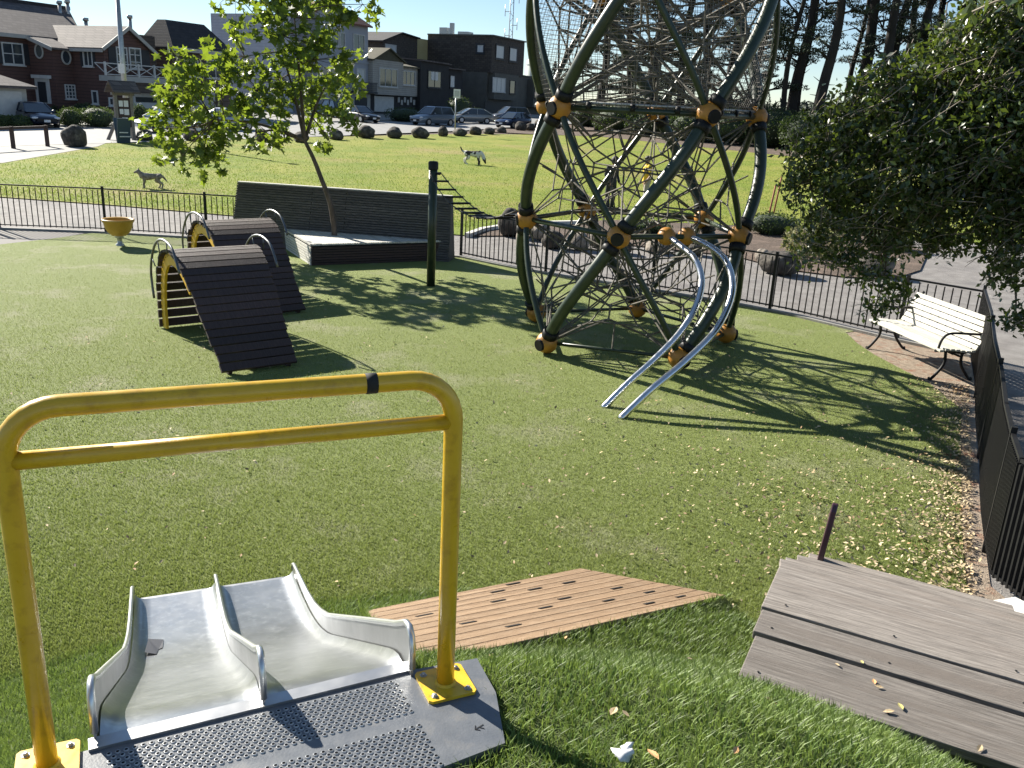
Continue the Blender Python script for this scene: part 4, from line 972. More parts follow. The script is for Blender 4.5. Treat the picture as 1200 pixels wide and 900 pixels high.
def W3(t, sb, z): p = SO+SDv*t-SNv*sb; return Vector((p.x, p.y, z))
def blk(mb, t0, t1, s0, s1, z0, z1, mi=0):
    if t1 < t0: t0, t1 = t1, t0
    return mb.hexa([W3(t0, s0, z0), W3(t1, s0, z0), W3(t1, s1, z0), W3(t0, s1, z0), W3(t0, s0, z1), W3(t1, s0, z1), W3(t1, s1, z1), W3(t0, s1, z1)], mi)
def pbox(mb, pl, u0, u1, z0, z1, o0, o1, mi=0):
    return mb.hexa([pl.pt(u0, z0, o1), pl.pt(u1, z0, o1), pl.pt(u1, z0, o0), pl.pt(u0, z0, o0), pl.pt(u0, z1, o1), pl.pt(u1, z1, o1), pl.pt(u1, z1, o0), pl.pt(u0, z1, o0)], mi)
def win(par, pl, r, fm='white', gm='glass', nx=1, ny=1, fr=.10, px=True, name='window'):
    u0, u1, z0, z1 = pl.rect(*r) if px else r
    if u1 < u0: u0, u1 = u1, u0
    mb = MB()
    for a in ((u0, u0+fr, z0, z1), (u1-fr, u1, z0, z1), (u0+fr, u1-fr, z1-fr, z1), (u0+fr, u1-fr, z0, z0+fr)): pbox(mb, pl, *a, .0, .09)
    for i in range(1, nx): u = u0+(u1-u0)*i/nx; pbox(mb, pl, u-.035, u+.035, z0+fr, z1-fr, .0, .07)
    for i in range(1, ny): z = z0+(z1-z0)*i/ny; pbox(mb, pl, u0+fr, u1-fr, z-.03, z+.03, .0, .06)
    pbox(mb, pl, u0-.06, u1+.06, z0-.08, z0, .0, .16)
    w = mb.build(name, Mt[fm], par, True)
    mb = MB(); pbox(mb, pl, u0+fr*.5, u1-fr*.5, z0+fr*.5, z1-fr*.5, .0, .03); g = mb.build('pane', Mt[gm], None)
    g.parent = w; g.location = -Vector(par.location); return w
def panel(par, pl, r, m, name, o=.06, px=True):
    u0, u1, z0, z1 = pl.rect(*r) if px else r
    if u1 < u0: u0, u1 = u1, u0
    mb = MB(); pbox(mb, pl, u0, u1, z0, z1, 0, o); return mb.build(name, Mt[m] if isinstance(m, str) else m, par, True)
Mt['brickw'] = lined('red_brown_siding', (.098, .050, .042), (.04, .021, .018), .24, width=.14)
Mt['brownw'] = lined('brown_siding', (.085, .065, .055), (.04, .03, .026), .26, width=.14)
Mt['bluew'] = lined('pale_blue_siding', (.42, .455, .53), (.31, .335, .40), .28, width=.12)
Mt['bluest'] = mat('blue_grey_stucco', (.29, .31, .365), (.33, .35, .40), .8, .9)
Mt['creamw'] = lined('pale_siding', (.36, .345, .32), (.20, .19, .18), .22, width=.16)
Mt['shw'] = shingled('dark_shingle_wall', (.050, .040, .034), (.085, .070, .058), (.022, .018, .016), .32, .26)
Mt['greyw'] = mat('grey_stucco', (.095, .09, .08), (.12, .115, .10), 1, .9)
Mt['darkw'] = mat('charcoal_wall', (.018, .018, .02), (.028, .027, .029), 1, .85)
Mt['yellw'] = mat('ochre_wall', (.42, .35, .17), (.46, .39, .2), 1, .9)
Mt['roof_sh'] = shingled('grey_roof_shingle', (.075, .062, .060), (.125, .105, .10), (.04, .035, .035), .5, .20)
Mt['roof_dk'] = shingled('dark_roof_shingle', (.022, .021, .024), (.035, .033, .036), (.012, .012, .012), .5, .22)
Mt['roof_tile'] = lined('red_clay_tile', (.20, .085, .055), (.07, .03, .022), .30, axis='Y', width=.25)
Mt['roof_ol'] = mat('olive_roof', (.06, .055, .035), (.085, .08, .05), 2, .9)
Mt['white_sh'] = mat('off_white_paint', (.32, .315, .30), (.38, .37, .35), 2, .7)
def roofpoly(par, faces, m, th=.16, name='roof'):
    """faces: lists of world points; each becomes a slab of thickness th"""
    mb = MB()
    for f in faces:
        k = len(f); lo = [Vector(p)-Vector((0, 0, th)) for p in f]
        mb.add(list(f)+lo, [tuple(range(k)), tuple(range(k, 2*k))[::-1]]+[(i, k+i, k+(i+1) % k, (i+1) % k) for i in range(k)])
    return mb.build(name, Mt[m], par, True)
# ---- red-brown house with gabled wing
F0 = front(0)
tw0 = F0.hit(123, 80)[0]; tw1 = F0.hit(178, 85)[0]; tw2 = F0.hit(201, 100)[0]
SW = sidep(tw0); s_e = SW.hit(86, 80)[0]; FE = front(s_e); te0 = FE.hit(64, 85)[0]; SE_ = sidep(te0); s_m = SE_.hit(36, 85)[0]; FM = front(s_m)
z0 = .9
h1 = thing('red_brown_house', 'red-brown clapboard house with gabled wing, white lattice balcony and dark shutters', 'house', W3(tw0, 0, z0))
ze = F0.hit(125, 53)[1]; za = F0.hit(150, 31)[1]; tmid = (tw0+tw1)/2; zb = F0.hit(150, 95)[1]
mb = MB(); dpW = 12
k = [W3(tw0, 0, z0), W3(tw1, 0, z0), W3(tw1, 0, ze), W3(tmid, 0, za-.15), W3(tw0, 0, ze)]; k2 = [p-SNv*dpW for p in k]
mb.add(k+k2, [(0, 1, 2, 3, 4), (9, 8, 7, 6, 5)]+[(i, 5+i, 5+(i+1) % 5, (i+1) % 5) for i in range(5)]); mb.build('wing_wall', Mt['brickw'], h1, True)
o_ = SNv*.35; R0, R1 = W3(tmid, 0, za)+o_, W3(tmid, dpW, za)
for a, sg in ((tw0, -1), (tw1, 1)):
    e = .35*sg; zz = ze-.22
    roofpoly(h1, [[R0, R1, W3(a+e, dpW, zz), W3(a+e, 0, zz)+o_] if sg < 0 else [R1, R0, W3(a+e, 0, zz)+o_, W3(a+e, dpW, zz)]], 'roof_sh')
    mb = MB(); mb.bar(R0+Vector((0, 0, -.12)), W3(a+e, 0, zz-.10)+o_, .10, .24); mb.build('barge_board', Mt['white_sh'], h1, True)
mb = MB(); mb.bar(W3(tw0-.38, -.3, ze-.42), W3(tw0-.38, s_e, ze-.42), .14, .22); mb.build('gutter', Mt['white_sh'], h1, True)
mb = MB(); blk(mb, tw1, F0.hit(193, 60)[0], 1.0, dpW, z0, F0.hit(185, 42)[1]); mb.build('side_extension', Mt['brownw'], h1, True)
zs = F0.hit(160, 97)[1]
mb = MB(); blk(mb, tw0+2.6, tw2, -.05, 1.1, z0, zs); mb.build('garage_wall', Mt['brickw'], h1, True)
mb = MB(); blk(mb, tw0-.1, tw2+.1, -1.15, .6, zs+.02, zs+.42); mb.build('balcony_slab', Mt['white_sh'], h1, True)
mb = MB(); blk(mb, tw0+2.0, tw2+.4, -.95, .6, zs-.75, zs); mb.build('balcony_beam', Mt['brownw'], h1, True)
win(h1, F0, (136, 55, 149, 81), nx=2, ny=3); win(h1, F0, (151, 56, 165, 81), nx=2, ny=3)
for r in ((127, 55, 135.5, 78), (166, 59, 175, 80)): panel(h1, F0, r, 'shutter', 'shutter')
FB = front(-1.05); u0, u1, a, b = FB.rect(124, 79, 199, 88)
rl_ = h1; zr0 = zs+.42; zr1 = zr0+.85; np_ = 4
for i in range(np_+1):
    u = u0+(u1-u0)*i/np_
    mb = MB(); pbox(mb, FB, u-.06, u+.06, zr0, zr1+.1, -.1, .02); mb.build('railing_post', Mt['white'], h1, True)
    if i < np_:
        v = u0+(u1-u0)*(i+1)/np_; mb = MB()
        mb.bar(FB.pt(u, zr1, -.04), FB.pt(v, zr1, -.04), .07, .07); mb.bar(FB.pt(u, zr0+.08, -.04), FB.pt(v, zr0+.08, -.04), .06, .06)
        mb.bar(FB.pt(u, zr0+.1, -.03), FB.pt(v, zr1, -.03), .03, .05); mb.bar(FB.pt(u, zr1, -.05), FB.pt(v, zr0+.1, -.05), .03, .05); mb.build('railing_lattice', Mt['white'], h1, True)
mb = MB(); sp_ = Plane(FB.pt(u0, 0), -SNv, -SDv); mb.bar(FB.pt(u0, zr1, 0), FB.pt(u0, zr1, -1.1), .07, .07); mb.bar(FB.pt(u0, zr0+.1, 0), FB.pt(u0, zr1, -1.1), .03, .05); mb.build('railing_lattice', Mt['white'], h1, True)
F00 = front(-.05); panel(h1, F00, (154, 103, 193, 127), 'white_sh', 'garage_surround', .05); gd = panel(h1, F00, (156, 106, 191, 127), 'white', 'garage_door', .09); panel(h1, F00, (158, 114, 187, 120), 'glass', 'door_window', .11)
win(h1, SW, (98, 53, 109, 78), nx=2); panel(h1, SW, (94.5, 54, 98, 78), 'shutter', 'shutter'); panel(h1, SW, (109, 54, 111.5, 78), 'shutter', 'shutter')
win(h1, SW, (108.5, 106, 115.5, 122)); win(h1, F0, (126.5, 94, 133, 105)); win(h1, F0, (127, 114, 133, 124))
# entrance block and main body
zE = FE.hit(75, 57)[1]; zM = FM.hit(20, 42)[1]
mb = MB(); k = [W3(te0, s_e, z0), W3(te0, s_e, zE), W3(te0, s_m, zM), W3(te0, s_m, z0)]; k2 = [p+SDv*(tw0-te0+2) for p in k]
mb.add(k+k2, [(0, 1, 2, 3), (7, 6, 5, 4)]+[(i, 4+i, 4+(i+1) % 4, (i+1) % 4) for i in range(4)]); mb.build('entrance_wall', Mt['brickw'], h1, True)
e3 = SNv*.3-SDv*.3
roofpoly(h1, [[W3(te0, s_e, zE+.12)+e3+Vector((0, 0, -.1)), W3(tw0, s_e, zE+.02)+SNv*.3, W3(tw0, s_m+.5, zM+.35), W3(te0-.3, s_m+.5, zM+.35)]], 'roof_sh')
mb = MB(); mb.bar(W3(te0-.3, s_e-.3, zE-.1), W3(te0-.3, s_m, zM+.05), .1, .26); mb.build('barge_board', Mt['white_sh'], h1, True)
tm0 = FM.hit(-60, 80)[0]
mb = MB(); blk(mb, tm0, te0+3, s_m, s_m+13, z0, zM); mb.build('main_wall', Mt['brickw'], h1, True)
mb = MB(); mb.bar(W3(tm0, s_m-.45, zM-.02), W3(te0, s_m-.45, zM-.02), .16, .28); mb.build('gutter', Mt['white_sh'], h1, True)
zR = front(s_m+6).hit(40, 5)[1]; tR = front(s_m+6).hit(80, 10)[0]; tE = front(s_m-.4).hit(98, 35)[0]
A1, A2, A3, A4 = W3(tm0, s_m-.5, zM+.1), W3(tE, s_m-.5, zM+.1), W3(tR, s_m+6, zR), W3(tm0, s_m+6, zR)
roofpoly(h1, [[A1, A2, A3, A4], [A2, W3(tE, s_m+13.5, zM+.1), A3], [A4, A3, W3(tE, s_m+13.5, zM+.1), W3(tm0, s_m+13.5, zM+.1)]], 'roof_sh', .2)
mb = MB(); mb.bar(A4+Vector((0, 0, .02)), A3+Vector((0, 0, .02)), .5, .3); mb.build('ridge_cap', Mt['roof_dk'], h1, True)
win(h1, FM, (2, 50, 27, 76), nx=2, ny=2); panel(h1, FM, (27.5, 52, 35, 76), 'shutter', 'shutter'); panel(h1, FM, (-6, 50, 1.5, 74), 'shutter', 'shutter')
win(h1, FE, (76, 99, 88, 116), nx=3, ny=4, fr=.08)
def round_win(pl, cx, cy, rx, rz):
    u, z = pl.hit(cx, cy); mb = MB(); pts = [pl.pt(u+rx*cos(i*2*pi/20), z+rz*sin(i*2*pi/20), .06) for i in range(20)]; mb.tube(pts, .07, 6, closed=True)
    w = mb.build('round_window', Mt['white_sh'], h1, True); mb = MB(); c = pl.pt(u, z, .04); mb.add([c]+[pl.pt(u+rx*cos(i*2*pi/20), z+rz*sin(i*2*pi/20), .04) for i in range(20)], [(0, 1+i, 1+(i+1) % 20) for i in range(20)])
    g = mb.build('pane', Mt['glass'], None); g.parent = w; g.location = -Vector(h1.location)
round_win(FE, 77, 67, .38, .50); round_win(SE_, 46.5, 60, .42, .50)
panel(h1, SE_, (43, 90, 59, 121), 'white', 'door_surround', .10); panel(h1, SE_, (47, 96, 56, 120), 'shutter', 'front_door', .14); panel(h1, SE_, (41, 88, 60, 92), 'white', 'door_hood', .35)
for x, y0_, y1_, sb in ((101, 30, 21, 8), (153, 33, 18, 6), (79.5, 11, 0, 11), (70, 9, 1, 11)):
    pl_ = front(sb); u, zz = pl_.hit(x, y0_); z2 = pl_.hit(x, y1_)[1]; mb = MB(); p = pl_.pt(u, 0)
    mb.tube([(p.x, p.y, zz-1.5), (p.x, p.y, z2-.2)], .15, 8); mb.tube([(p.x, p.y, z2-.25), (p.x, p.y, z2)], .24, 8); mb.build('chimney', Mt['galv'], h1, True)
# ---- white garage at far left
FG = front(-6.5); g0 = FG.hit(-60, 110)[0]; g1 = FG.hit(31, 110)[0]
hg = thing('white_garage', 'low white garage with shingled roof at the left edge beside the red-brown house', 'garage', W3(g1, -6.5, .6))
zt = FG.hit(30, 103)[1]; mb = MB(); blk(mb, g0, g1, -6.5, .5, .5, zt); mb.build('wall', Mt['white_sh'], hg, True)
panel(hg, FG, (-50, 106, 26, 138), 'white', 'garage_door')
zr = zt+1.35; roofpoly(hg, [[W3(g0, -6.9, zt+.1), W3(g1+.5, -6.9, zt+.1), W3(g1-1.8, -3, zr), W3(g0, -3, zr)], [W3(g1+.5, -6.9, zt+.1), W3(g1+.5, .9, zt+.1), W3(g1-1.8, -3, zr)], [W3(g0, -3, zr), W3(g1-1.8, -3, zr), W3(g1+.5, .9, zt+.1), W3(g0, .9, zt+.1)]], 'roof_sh')
# ---- mansard house
m0 = F0.hit(204, 90)[0]; m1 = F0.hit(270, 90)[0]; zf = F0.hit(240, 59)[1]; zt = front(2).hit(228, 28)[1]; SM = sidep(m0); sd_m = SM.hit(178, 80)[0]
hm = thing('mansard_house', 'dark brown house with steep dark mansard roof half hidden by the young tree', 'house', W3(m0, 0, 1.0))
mb = MB(); sd_m = max(3.5, min(sd_m, 6)); blk(mb, m0, m1, 0, sd_m, .9, zf); mb.build('wall', Mt['brownw'], hm, True)
a, b, c, d = W3(m0-.3, -.4, zf), W3(m1+.3, -.4, zf), W3(m1+.3, sd_m+.3, zf), W3(m0-.3, sd_m+.3, zf); e, f, g, h = W3(m0+1.0, 1.6, zt), W3(m1-1.2, 1.6, zt), W3(m1-1.2, sd_m-1.0, zt), W3(m0+1.0, sd_m-1.0, zt)
roofpoly(hm, [[a, b, f, e], [b, c, g, f], [c, d, h, g], [d, a, e, h], [e, f, g, h]], 'roof_dk')
mb = MB(); mb.bar(W3(m0-.3, -.42, zf-.15), W3(m1+.3, -.42, zf-.15), .14, .3); mb.build('fascia', Mt['white_sh'], hm, True)
for r in ((215, 70, 232, 90), (242, 70, 262, 92)): win(hm, F0, r, nx=2, ny=2)
panel(hm, F0, (222, 108, 252, 132), 'white_sh', 'garage_door')
# ---- tall pale blue apartment house
b0 = F0.hit(371, 60)[0]; b1 = F0.hit(408, 60)[0]; b2 = F0.hit(434, 60)[0]; SB = sidep(b0); s_b = SB.hit(249, 60)[0]; zt = SB.hit(310, 16)[1]
hb = thing('blue_apartment_house', 'tall pale blue house with arched window, clay tile roof and blank siding flank', 'house', W3(b0, 0, 1.2))
zg = F0.hit(408, 19)[1]; zap = F0.hit(389, 3)[1]; zt2 = F0.hit(434, 31)[1]
mb = MB(); blk(mb, b0+.02, b2, 3.2, s_b, 1.0, zt); blk(mb, b0, b0+.3, 0, s_b, 1.0, min(zt, zg+1)); mb.build('flank_wall', Mt['bluew'], hb, True)
mb = MB(); bm_ = (b0+b1)/2; k = [W3(b0, -.05, 1), W3(b1, -.05, 1), W3(b1, -.05, zg), W3(bm_, -.05, zap), W3(b0, -.05, zg)]; k2 = [p-SNv*3.2 for p in k]
mb.add(k+k2, [(0, 1, 2, 3, 4), (9, 8, 7, 6, 5)]+[(i, 5+i, 5+(i+1) % 5, (i+1) % 5) for i in range(5)]); blk(mb, b1, b2, .3, 3.5, 1, zt2); mb.build('front_wall', Mt['bluest'], hb, True)
o_ = SNv*.3; e1 = W3(bm_, 0, zap+.12)
roofpoly(hb, [[e1+o_, W3(bm_, 4, zap+.12), W3(b0-.3, 4, zg), W3(b0-.3, 0, zg)+o_], [W3(bm_, 4, zap+.12), e1+o_, W3(b1+.3, 0, zg)+o_, W3(b1+.3, 4, zg)], [W3(b1, -.2, zt2), W3(b2+.2, -.2, zt2), W3(b2+.2, 4, zt2+2.2), W3(b1, 4, zt2+2.2)]], 'roof_tile')
win(hb, front(-.05), (375, 35, 381.5, 54)); win(hb, front(-.05), (398, 38, 404, 55)); win(hb, front(-.05), (382.5, 33, 397, 54), fr=.16)
FQ = front(.3); win(hb, FQ, (413.5, 40, 427, 59), nx=2); win(hb, FQ, (417.5, 80, 427.5, 104), gm='curtain'); win(hb, front(-.05), (378, 78, 400, 100), nx=2)
u0, u1, a, b = FQ.rect(404, 96, 434, 107)
mb = MB(); pbox(mb, FQ, u0, u1, a-.15, a, 0, 1.0); pbox(mb, FQ, u0, u1, b-.06, b, .92, 1.0)
for i in range(22): pbox(mb, FQ, u0+(u1-u0)*i/22, u0+(u1-u0)*i/22+.05, a, b, .94, .98)
mb.build('balcony', Mt['shutter'], hb, True)
panel(hb, FQ, (411, 110, 433, 127), 'white_sh', 'garage_surround', .12); panel(hb, FQ, (414.5, 114, 429, 128), 'shutter', 'garage_door', .15); panel(hb, front(-.05), (376, 108, 400, 128), 'white_sh', 'garage_door', .1)
mb = MB(); pbox(mb, FQ, b1, b2, F0.hit(420, 72)[1]-.15, F0.hit(420, 72)[1], 0, .15); mb.build('string_course', Mt['bluest'], hb, True)
# ---- pale low house with olive gable
c0, c1, c2 = b2+.02, F0.hit(470, 90)[0], F0.hit(491, 90)[0]
hc = thing('pale_siding_house', 'small pale sided house with olive gable roof and white garage door', 'house', W3(c0, 0, 1.3))
ze = F0.hit(452, 71)[1]; za = F0.hit(452, 57)[1]; zl = F0.hit(450, 111)[1]
mb = MB(); blk(mb, c0, c1, -.3, 10, zl, ze); blk(mb, c1, c2, .2, 10, zl, F0.hit(480, 78)[1]); mb.build('upper_wall', Mt['creamw'], hc, True)
mb = MB(); blk(mb, c0, c2, .4, 10, 1.1, zl); mb.build('lower_wall', Mt['darkw'], hc, True)
cm = (c0+c1)/2; pk = W3(cm, -.3, za)
mb = MB(); mb.add([W3(c0-.1, -.32, ze), W3(c1+.1, -.32, ze), pk, W3(c0-.1, 9, ze), W3(c1+.1, 9, ze), W3(cm, 9, za)], [(0, 1, 2), (5, 4, 3)]); mb.f += [[0, 2, 5, 3], [1, 4, 5, 2]]; mb.m += [0, 0]; mb.s += [False, False]; mb.build('gable', Mt['roof_ol'], hc, True)
roofpoly(hc, [[W3(cm, -.6, za+.1), W3(cm, 9, za+.1), W3(c0-.2, 9, ze), W3(c0-.2, -.6, ze)], [W3(cm, 9, za+.1), W3(cm, -.6, za+.1), W3(c1+.3, -.6, ze), W3(c1+.3, 9, ze)], [W3(c1, -.1, F0.hit(480, 78)[1]), W3(c2, -.1, F0.hit(480, 78)[1]), W3(c2, 6, F0.hit(478, 66)[1]), W3(c1, 6, F0.hit(478, 66)[1])]], 'roof_ol')
FC = front(-.3); win(hc, FC, (444, 80, 465.5, 102), nx=3, gm='glass'); win(hc, front(.2), (471, 83, 486, 100), nx=3)
panel(hc, front(.4), (438.5, 113, 461, 131), 'white', 'garage_door')
for i in range(6):
    panel(hc, front(.3), (466+i*3.6, 114+(i % 2)*3, 468.2+i*3.6, 120+(i % 2)*3), 'white_sh', 'stair_baluster', .04)
# ---- set-back shingled house with ochre flank
FH = front(9); hh0, hh1 = FH.hit(448, 55)[0], FH.hit(489, 55)[0]; hh2 = FH.hit(501, 55)[0]
hh = thing('shingled_rear_house', 'brown shingled gable house with ochre flank rising behind the low houses', 'house', W3(hh0, 9, 1.4))
ze = FH.hit(448, 48)[1]; za = FH.hit(469, 39)[1]; hm_ = (hh0+hh1)/2
mb = MB(); k = [W3(hh0, 9, 1.4), W3(hh1, 9, 1.4), W3(hh1, 9, FH.hit(489, 45)[1]), W3(hm_, 9, za), W3(hh0, 9, ze)]; k2 = [p-SNv*9 for p in k]
mb.add(k+k2, [(0, 1, 2, 3, 4), (9, 8, 7, 6, 5)]+[(i, 5+i, 5+(i+1) % 5, (i+1) % 5) for i in range(5)]); mb.build('wall', Mt['shw'], hh, True)
roofpoly(hh, [[W3(hm_, 8.6, za+.15), W3(hm_, 18, za+.15), W3(hh0-.5, 18, ze+.05), W3(hh0-.5, 8.6, ze+.05)], [W3(hm_, 18, za+.15), W3(hm_, 8.6, za+.15), W3(hh1+.2, 8.6, FH.hit(489, 45)[1]+.1), W3(hh1+.2, 18, FH.hit(489, 45)[1]+.1)]], 'roof_dk')
mb = MB(); blk(mb, hh1, hh2+1.5, 9.5, 17, 1.4, FH.hit(495, 45)[1]); mb.build('ochre_flank', Mt['yellw'], hh, True); win(hh, FH, (451, 52, 464, 66), gm='curtain')
# ---- charcoal low house
k0, k1, k2_ = c2+.02, F0.hit(524, 90)[0], F0.hit(547, 90)[0]
hk = thing('charcoal_house', 'low charcoal house between the pale house and the tall shingled block', 'house', W3(k0, 0, 1.4))
mb = MB(); blk(mb, k0, k1, -.2, 10, 1.2, F0.hit(507, 73)[1]); blk(mb, k1, k2_, .6, 10, 1.2, F0.hit(535, 81)[1]); mb.build('wall', Mt['darkw'], hk, True)
roofpoly(hk, [[W3(k0, -.5, F0.hit(507, 73)[1]+.15), W3(k1+.2, -.5, F0.hit(507, 74)[1]+.15), W3(k1+.2, 10, F0.hit(507, 72)[1]+.5), W3(k0, 10, F0.hit(507, 72)[1]+.5)], [W3(k1, .2, F0.hit(535, 81)[1]+.1), W3(k2_, .2, F0.hit(535, 81)[1]+.1), W3(k2_, 10, F0.hit(535, 78)[1]+.4), W3(k1, 10, F0.hit(535, 78)[1]+.4)]], 'roof_sh')
win(hk, front(-.2), (501, 83, 517, 103), 'shutter', nx=2, gm='glass'); panel(hk, front(-.2), (505, 84, 513, 94), 'curtain', 'blind', .05); win(hk, front(.6), (527, 88, 533, 103), 'shutter', gm='curtain')
# ---- tall shingled block
q0, q1 = F0.hit(571, 80)[0], F0.hit(609, 80)[0]; SQ = sidep(q0); s_q = SQ.hit(501, 60)[0]; zt = SQ.hit(560, 42)[1]; zm = F0.hit(580, 86)[1]; zl = F0.hit(590, 117)[1]
hq = thing('tall_shingled_block', 'tall dark shingled block with flat roof below the radio mast', 'house', W3(q0, 0, 1.7))
mb = MB(); blk(mb, q0, q1, -.6, s_q, zm, zt); mb.build('upper_wall', Mt['shw'], hq, True)
mb = MB(); blk(mb, q0, q1, 0, s_q, 1.4, zm); blk(mb, q0+.6, q1-2, -.9, 0, zl, zm-.01); mb.build('lower_wall', Mt['greyw'], hq, True)
mb = MB(); blk(mb, q0-.15, q1+.15, -.8, s_q, zt, zt+.18); mb.build('roof', Mt['greyw'], hq, True)
FQ2 = front(-.6); win(hq, FQ2, (580.5, 52, 591, 70), 'shutter', gm='curtain', fr=.2); win(hq, FQ2, (596.5, 55, 606, 73), 'shutter', gm='curtain', fr=.2)
win(hq, front(-.9), (577, 91, 592, 108), nx=3, gm='curtain'); win(hq, front(-.9), (597, 94, 603.5, 110), 'shutter'); win(hq, SQ, (558, 51, 568, 63), 'shutter', gm='curtain', fr=.2)
panel(hq, F0, (568, 119, 600, 136), 'shutter', 'garage_opening', .05)
for x, w_, hh_ in ((515, 1.2, 1.0), (522, .5, 1.6), (540, 1.6, .5)):
    u, zz = SQ.hit(x, 40); mb = MB(); blk(mb, q0+2, q0+2+w_, u, u+w_, zt+.18, zt+.18+hh_); mb.build('roof_vent', Mt['galv'], hq, True)
# ---- low grey house right of it and one behind
r0, r1 = q1+.02, F0.hit(662, 110)[0]
hr = thing('low_grey_house', 'low grey stucco house right of the tall shingled block', 'house', W3(r0, 0, 2))
zt = F0.hit(625, 91)[1]; mb = MB(); blk(mb, r0, r1, .3, 12, 1.5, zt); blk(mb, F0.hit(620, 100)[0], r1, -.8, .3, F0.hit(630, 126)[1], zt-.3); mb.build('wall', Mt['greyw'], hr, True)
mb = MB(); blk(mb, r0, r1+.2, .1, 12, zt, zt+.2); mb.build('roof', Mt['greyw'], hr, True)
win(hr, front(-.8), (626, 101, 629.5, 115), 'shutter', gm='glass'); win(hr, front(-.8), (631, 101, 638, 116), 'white_sh', gm='curtain')
# ---- mast, tank
p = AY(597, 60, 190); ms = thing('radio_mast', 'slim radio mast with short antennas behind the tall shingled block', 'mast', (p.x, 190, 2))
mb = MB(); zt = 30
for a in range(3): mb.tube([(.5*cos(a*2.09), .5*sin(a*2.09), 0), (.42*cos(a*2.09), .42*sin(a*2.09), zt)], .09, 5)
for i in range(30):
    a = (i % 3)*2.09; b = a+2.09; mb.tube([(.47*cos(a), .47*sin(a), i), (.47*cos(b), .47*sin(b), i+1)], .05, 4)
mb.build('lattice', Mt['galv'], ms)
for z, dx in ((16.5, 1.3), (19, -1.2), (21.5, 1.5), (24, 1.4), (26, -1.3), (14.5, -1.1)):
    mb = MB(); mb.tube([(0, 0, z), (dx, 0, z)], .06, 4); mb.tube([(dx, 0, z-.9), (dx, 0, z+1.3)], .07, 5); mb.build('antenna', Mt['galv'], ms)
p = AY(630, 85, 165); wt = thing('water_tank', 'pale round rooftop tank seen behind the low grey house', 'tank', (p.x, 165, 2))
MB().lathe((0, 0, 0), [(2.1, 0), (2.1, 8.6), (1.9, 9.0), (0, 9.5)], 20).build('tank_body', mat('tank_paint', (.42, .48, .44), (.5, .54, .5), 1, .7), wt)
MB().lathe((0, 0, 0), [(2.15, 8.0), (2.15, 8.2)], 20).build('band', Mt['galv'], wt)
# far dark wall at right
p0, p1 = AY(862, 120, 100), AY(1010, 120, 88); mb = MB(); mb.bar(Vector((p0.x, 100, 2.4)), Vector((p1.x+12, 86, 2.4)), .4, 3.3)
o = mb.build('boundary_wall', mat('dark_far_wall', (.035, .037, .045), rough=.9), None); tag(o, 'dark blank boundary wall seen between the pine trunks', 'wall')
# ================================================================== STREET FURNITURE
p = GT(148, 165); ki = thing('notice_kiosk', 'weathered timber notice kiosk with small shingled roof beside the street', 'kiosk', p, radians(50))
mb = MB()
for sx in (-1, 1):
    mb = MB(); mb.box((sx*.42, 0, 1.2), (.16, .16, 2.4)); mb.build('post', Mt['wood_grey'], ki)
    mb = MB(); mb.bar((sx*.42, .1, 1.0), (sx*.75, .5, 0), .14, .14); mb.build('brace', Mt['wood_grey'], ki)
MB().box((0, 0, 1.45), (.72, .10, 1.5)).build('board', Mt['wood_dark'], ki)
for x, z, w_, h_ in ((-.16, 1.9, .22, .3), (.12, 1.9, .24, .32), (-.15, 1.5, .2, .26), (.12, 1.48, .26, .3), (0, 1.1, .3, .2)): MB().box((x, -.06, z), (w_, .012, h_)).build('notice', Mt['paper'], ki)
MB().box((0, 0, 2.38), (1.2, .2, .14)).build('beam', Mt['wood_grey'], ki)
for sy in (-1, 1):
    mb = MB(); mb.add([(-.72, 0, 3.05), (.72, 0, 3.05), (.72, sy*.55, 2.50), (-.72, sy*.55, 2.50), (-.72, 0, 2.98), (.72, 0, 2.98), (.72, sy*.55, 2.43), (-.72, sy*.55, 2.43)], [(0, 1, 2, 3), (7, 6, 5, 4), (0, 4, 5, 1), (1, 5, 6, 2), (2, 6, 7, 3), (3, 7, 4, 0)]); mb.build('roof', Mt['roof_sh'], ki)
p = GT(145, 168); af = thing('a_frame_sign', 'blue folding A-frame sign with pale markings standing before the notice kiosk', 'sign', p, radians(42))
mbl = mat('sign_blue', (.035, .06, .085), rough=.6)
for sy in (-1, 1):
    m_ = Matrix.Rotation(radians(14)*-sy, 3, 'X'); mb = MB(); mb.box((0, sy*.17, .62), (.66, .03, 1.3), m=m_); mb.build('panel', mbl, af)
for z, w_ in ((.95, .5), (.75, .6), (.55, .42), (.35, .55)): MB().box((random.uniform(-.05, .05), -.205-(.62-z)*.25+.0, z), (w_, .012, .05), m=Matrix.Rotation(radians(14), 3, 'X')).build('lettering_line', Mt['paper'], af)
p = GT(151, 162); lp = thing('street_lamp', 'slim grey street lamp pole rising behind the notice kiosk', 'street lamp', p)
MB().tube([(0, 0, 0), (.0, 0, 8.0)], [.17, .11], 10).build('pole', Mt['galv'], lp)
MB().tube(smooth_path([(0, 0, 7.9), (.15, -.1, 8.3), (.45, -.3, 8.45), (.7, -.45, 8.3)], 5), .05, 8).build('arm', Mt['galv'], lp)
mb = MB(); mb.ell((.75, -.5, 8.22), (.24, .24, .16), 12, 8); mb.build('lamp_head', Mt['galv'], lp); MB().box((-.02, -.16, 3.65), (.34, .04, .5)).build('notice_plate', Mt['paper'], lp)
p = GT(533, 158); sg = thing('street_sign', 'small white sign plate on a thin pole among the boulders', 'sign', p)
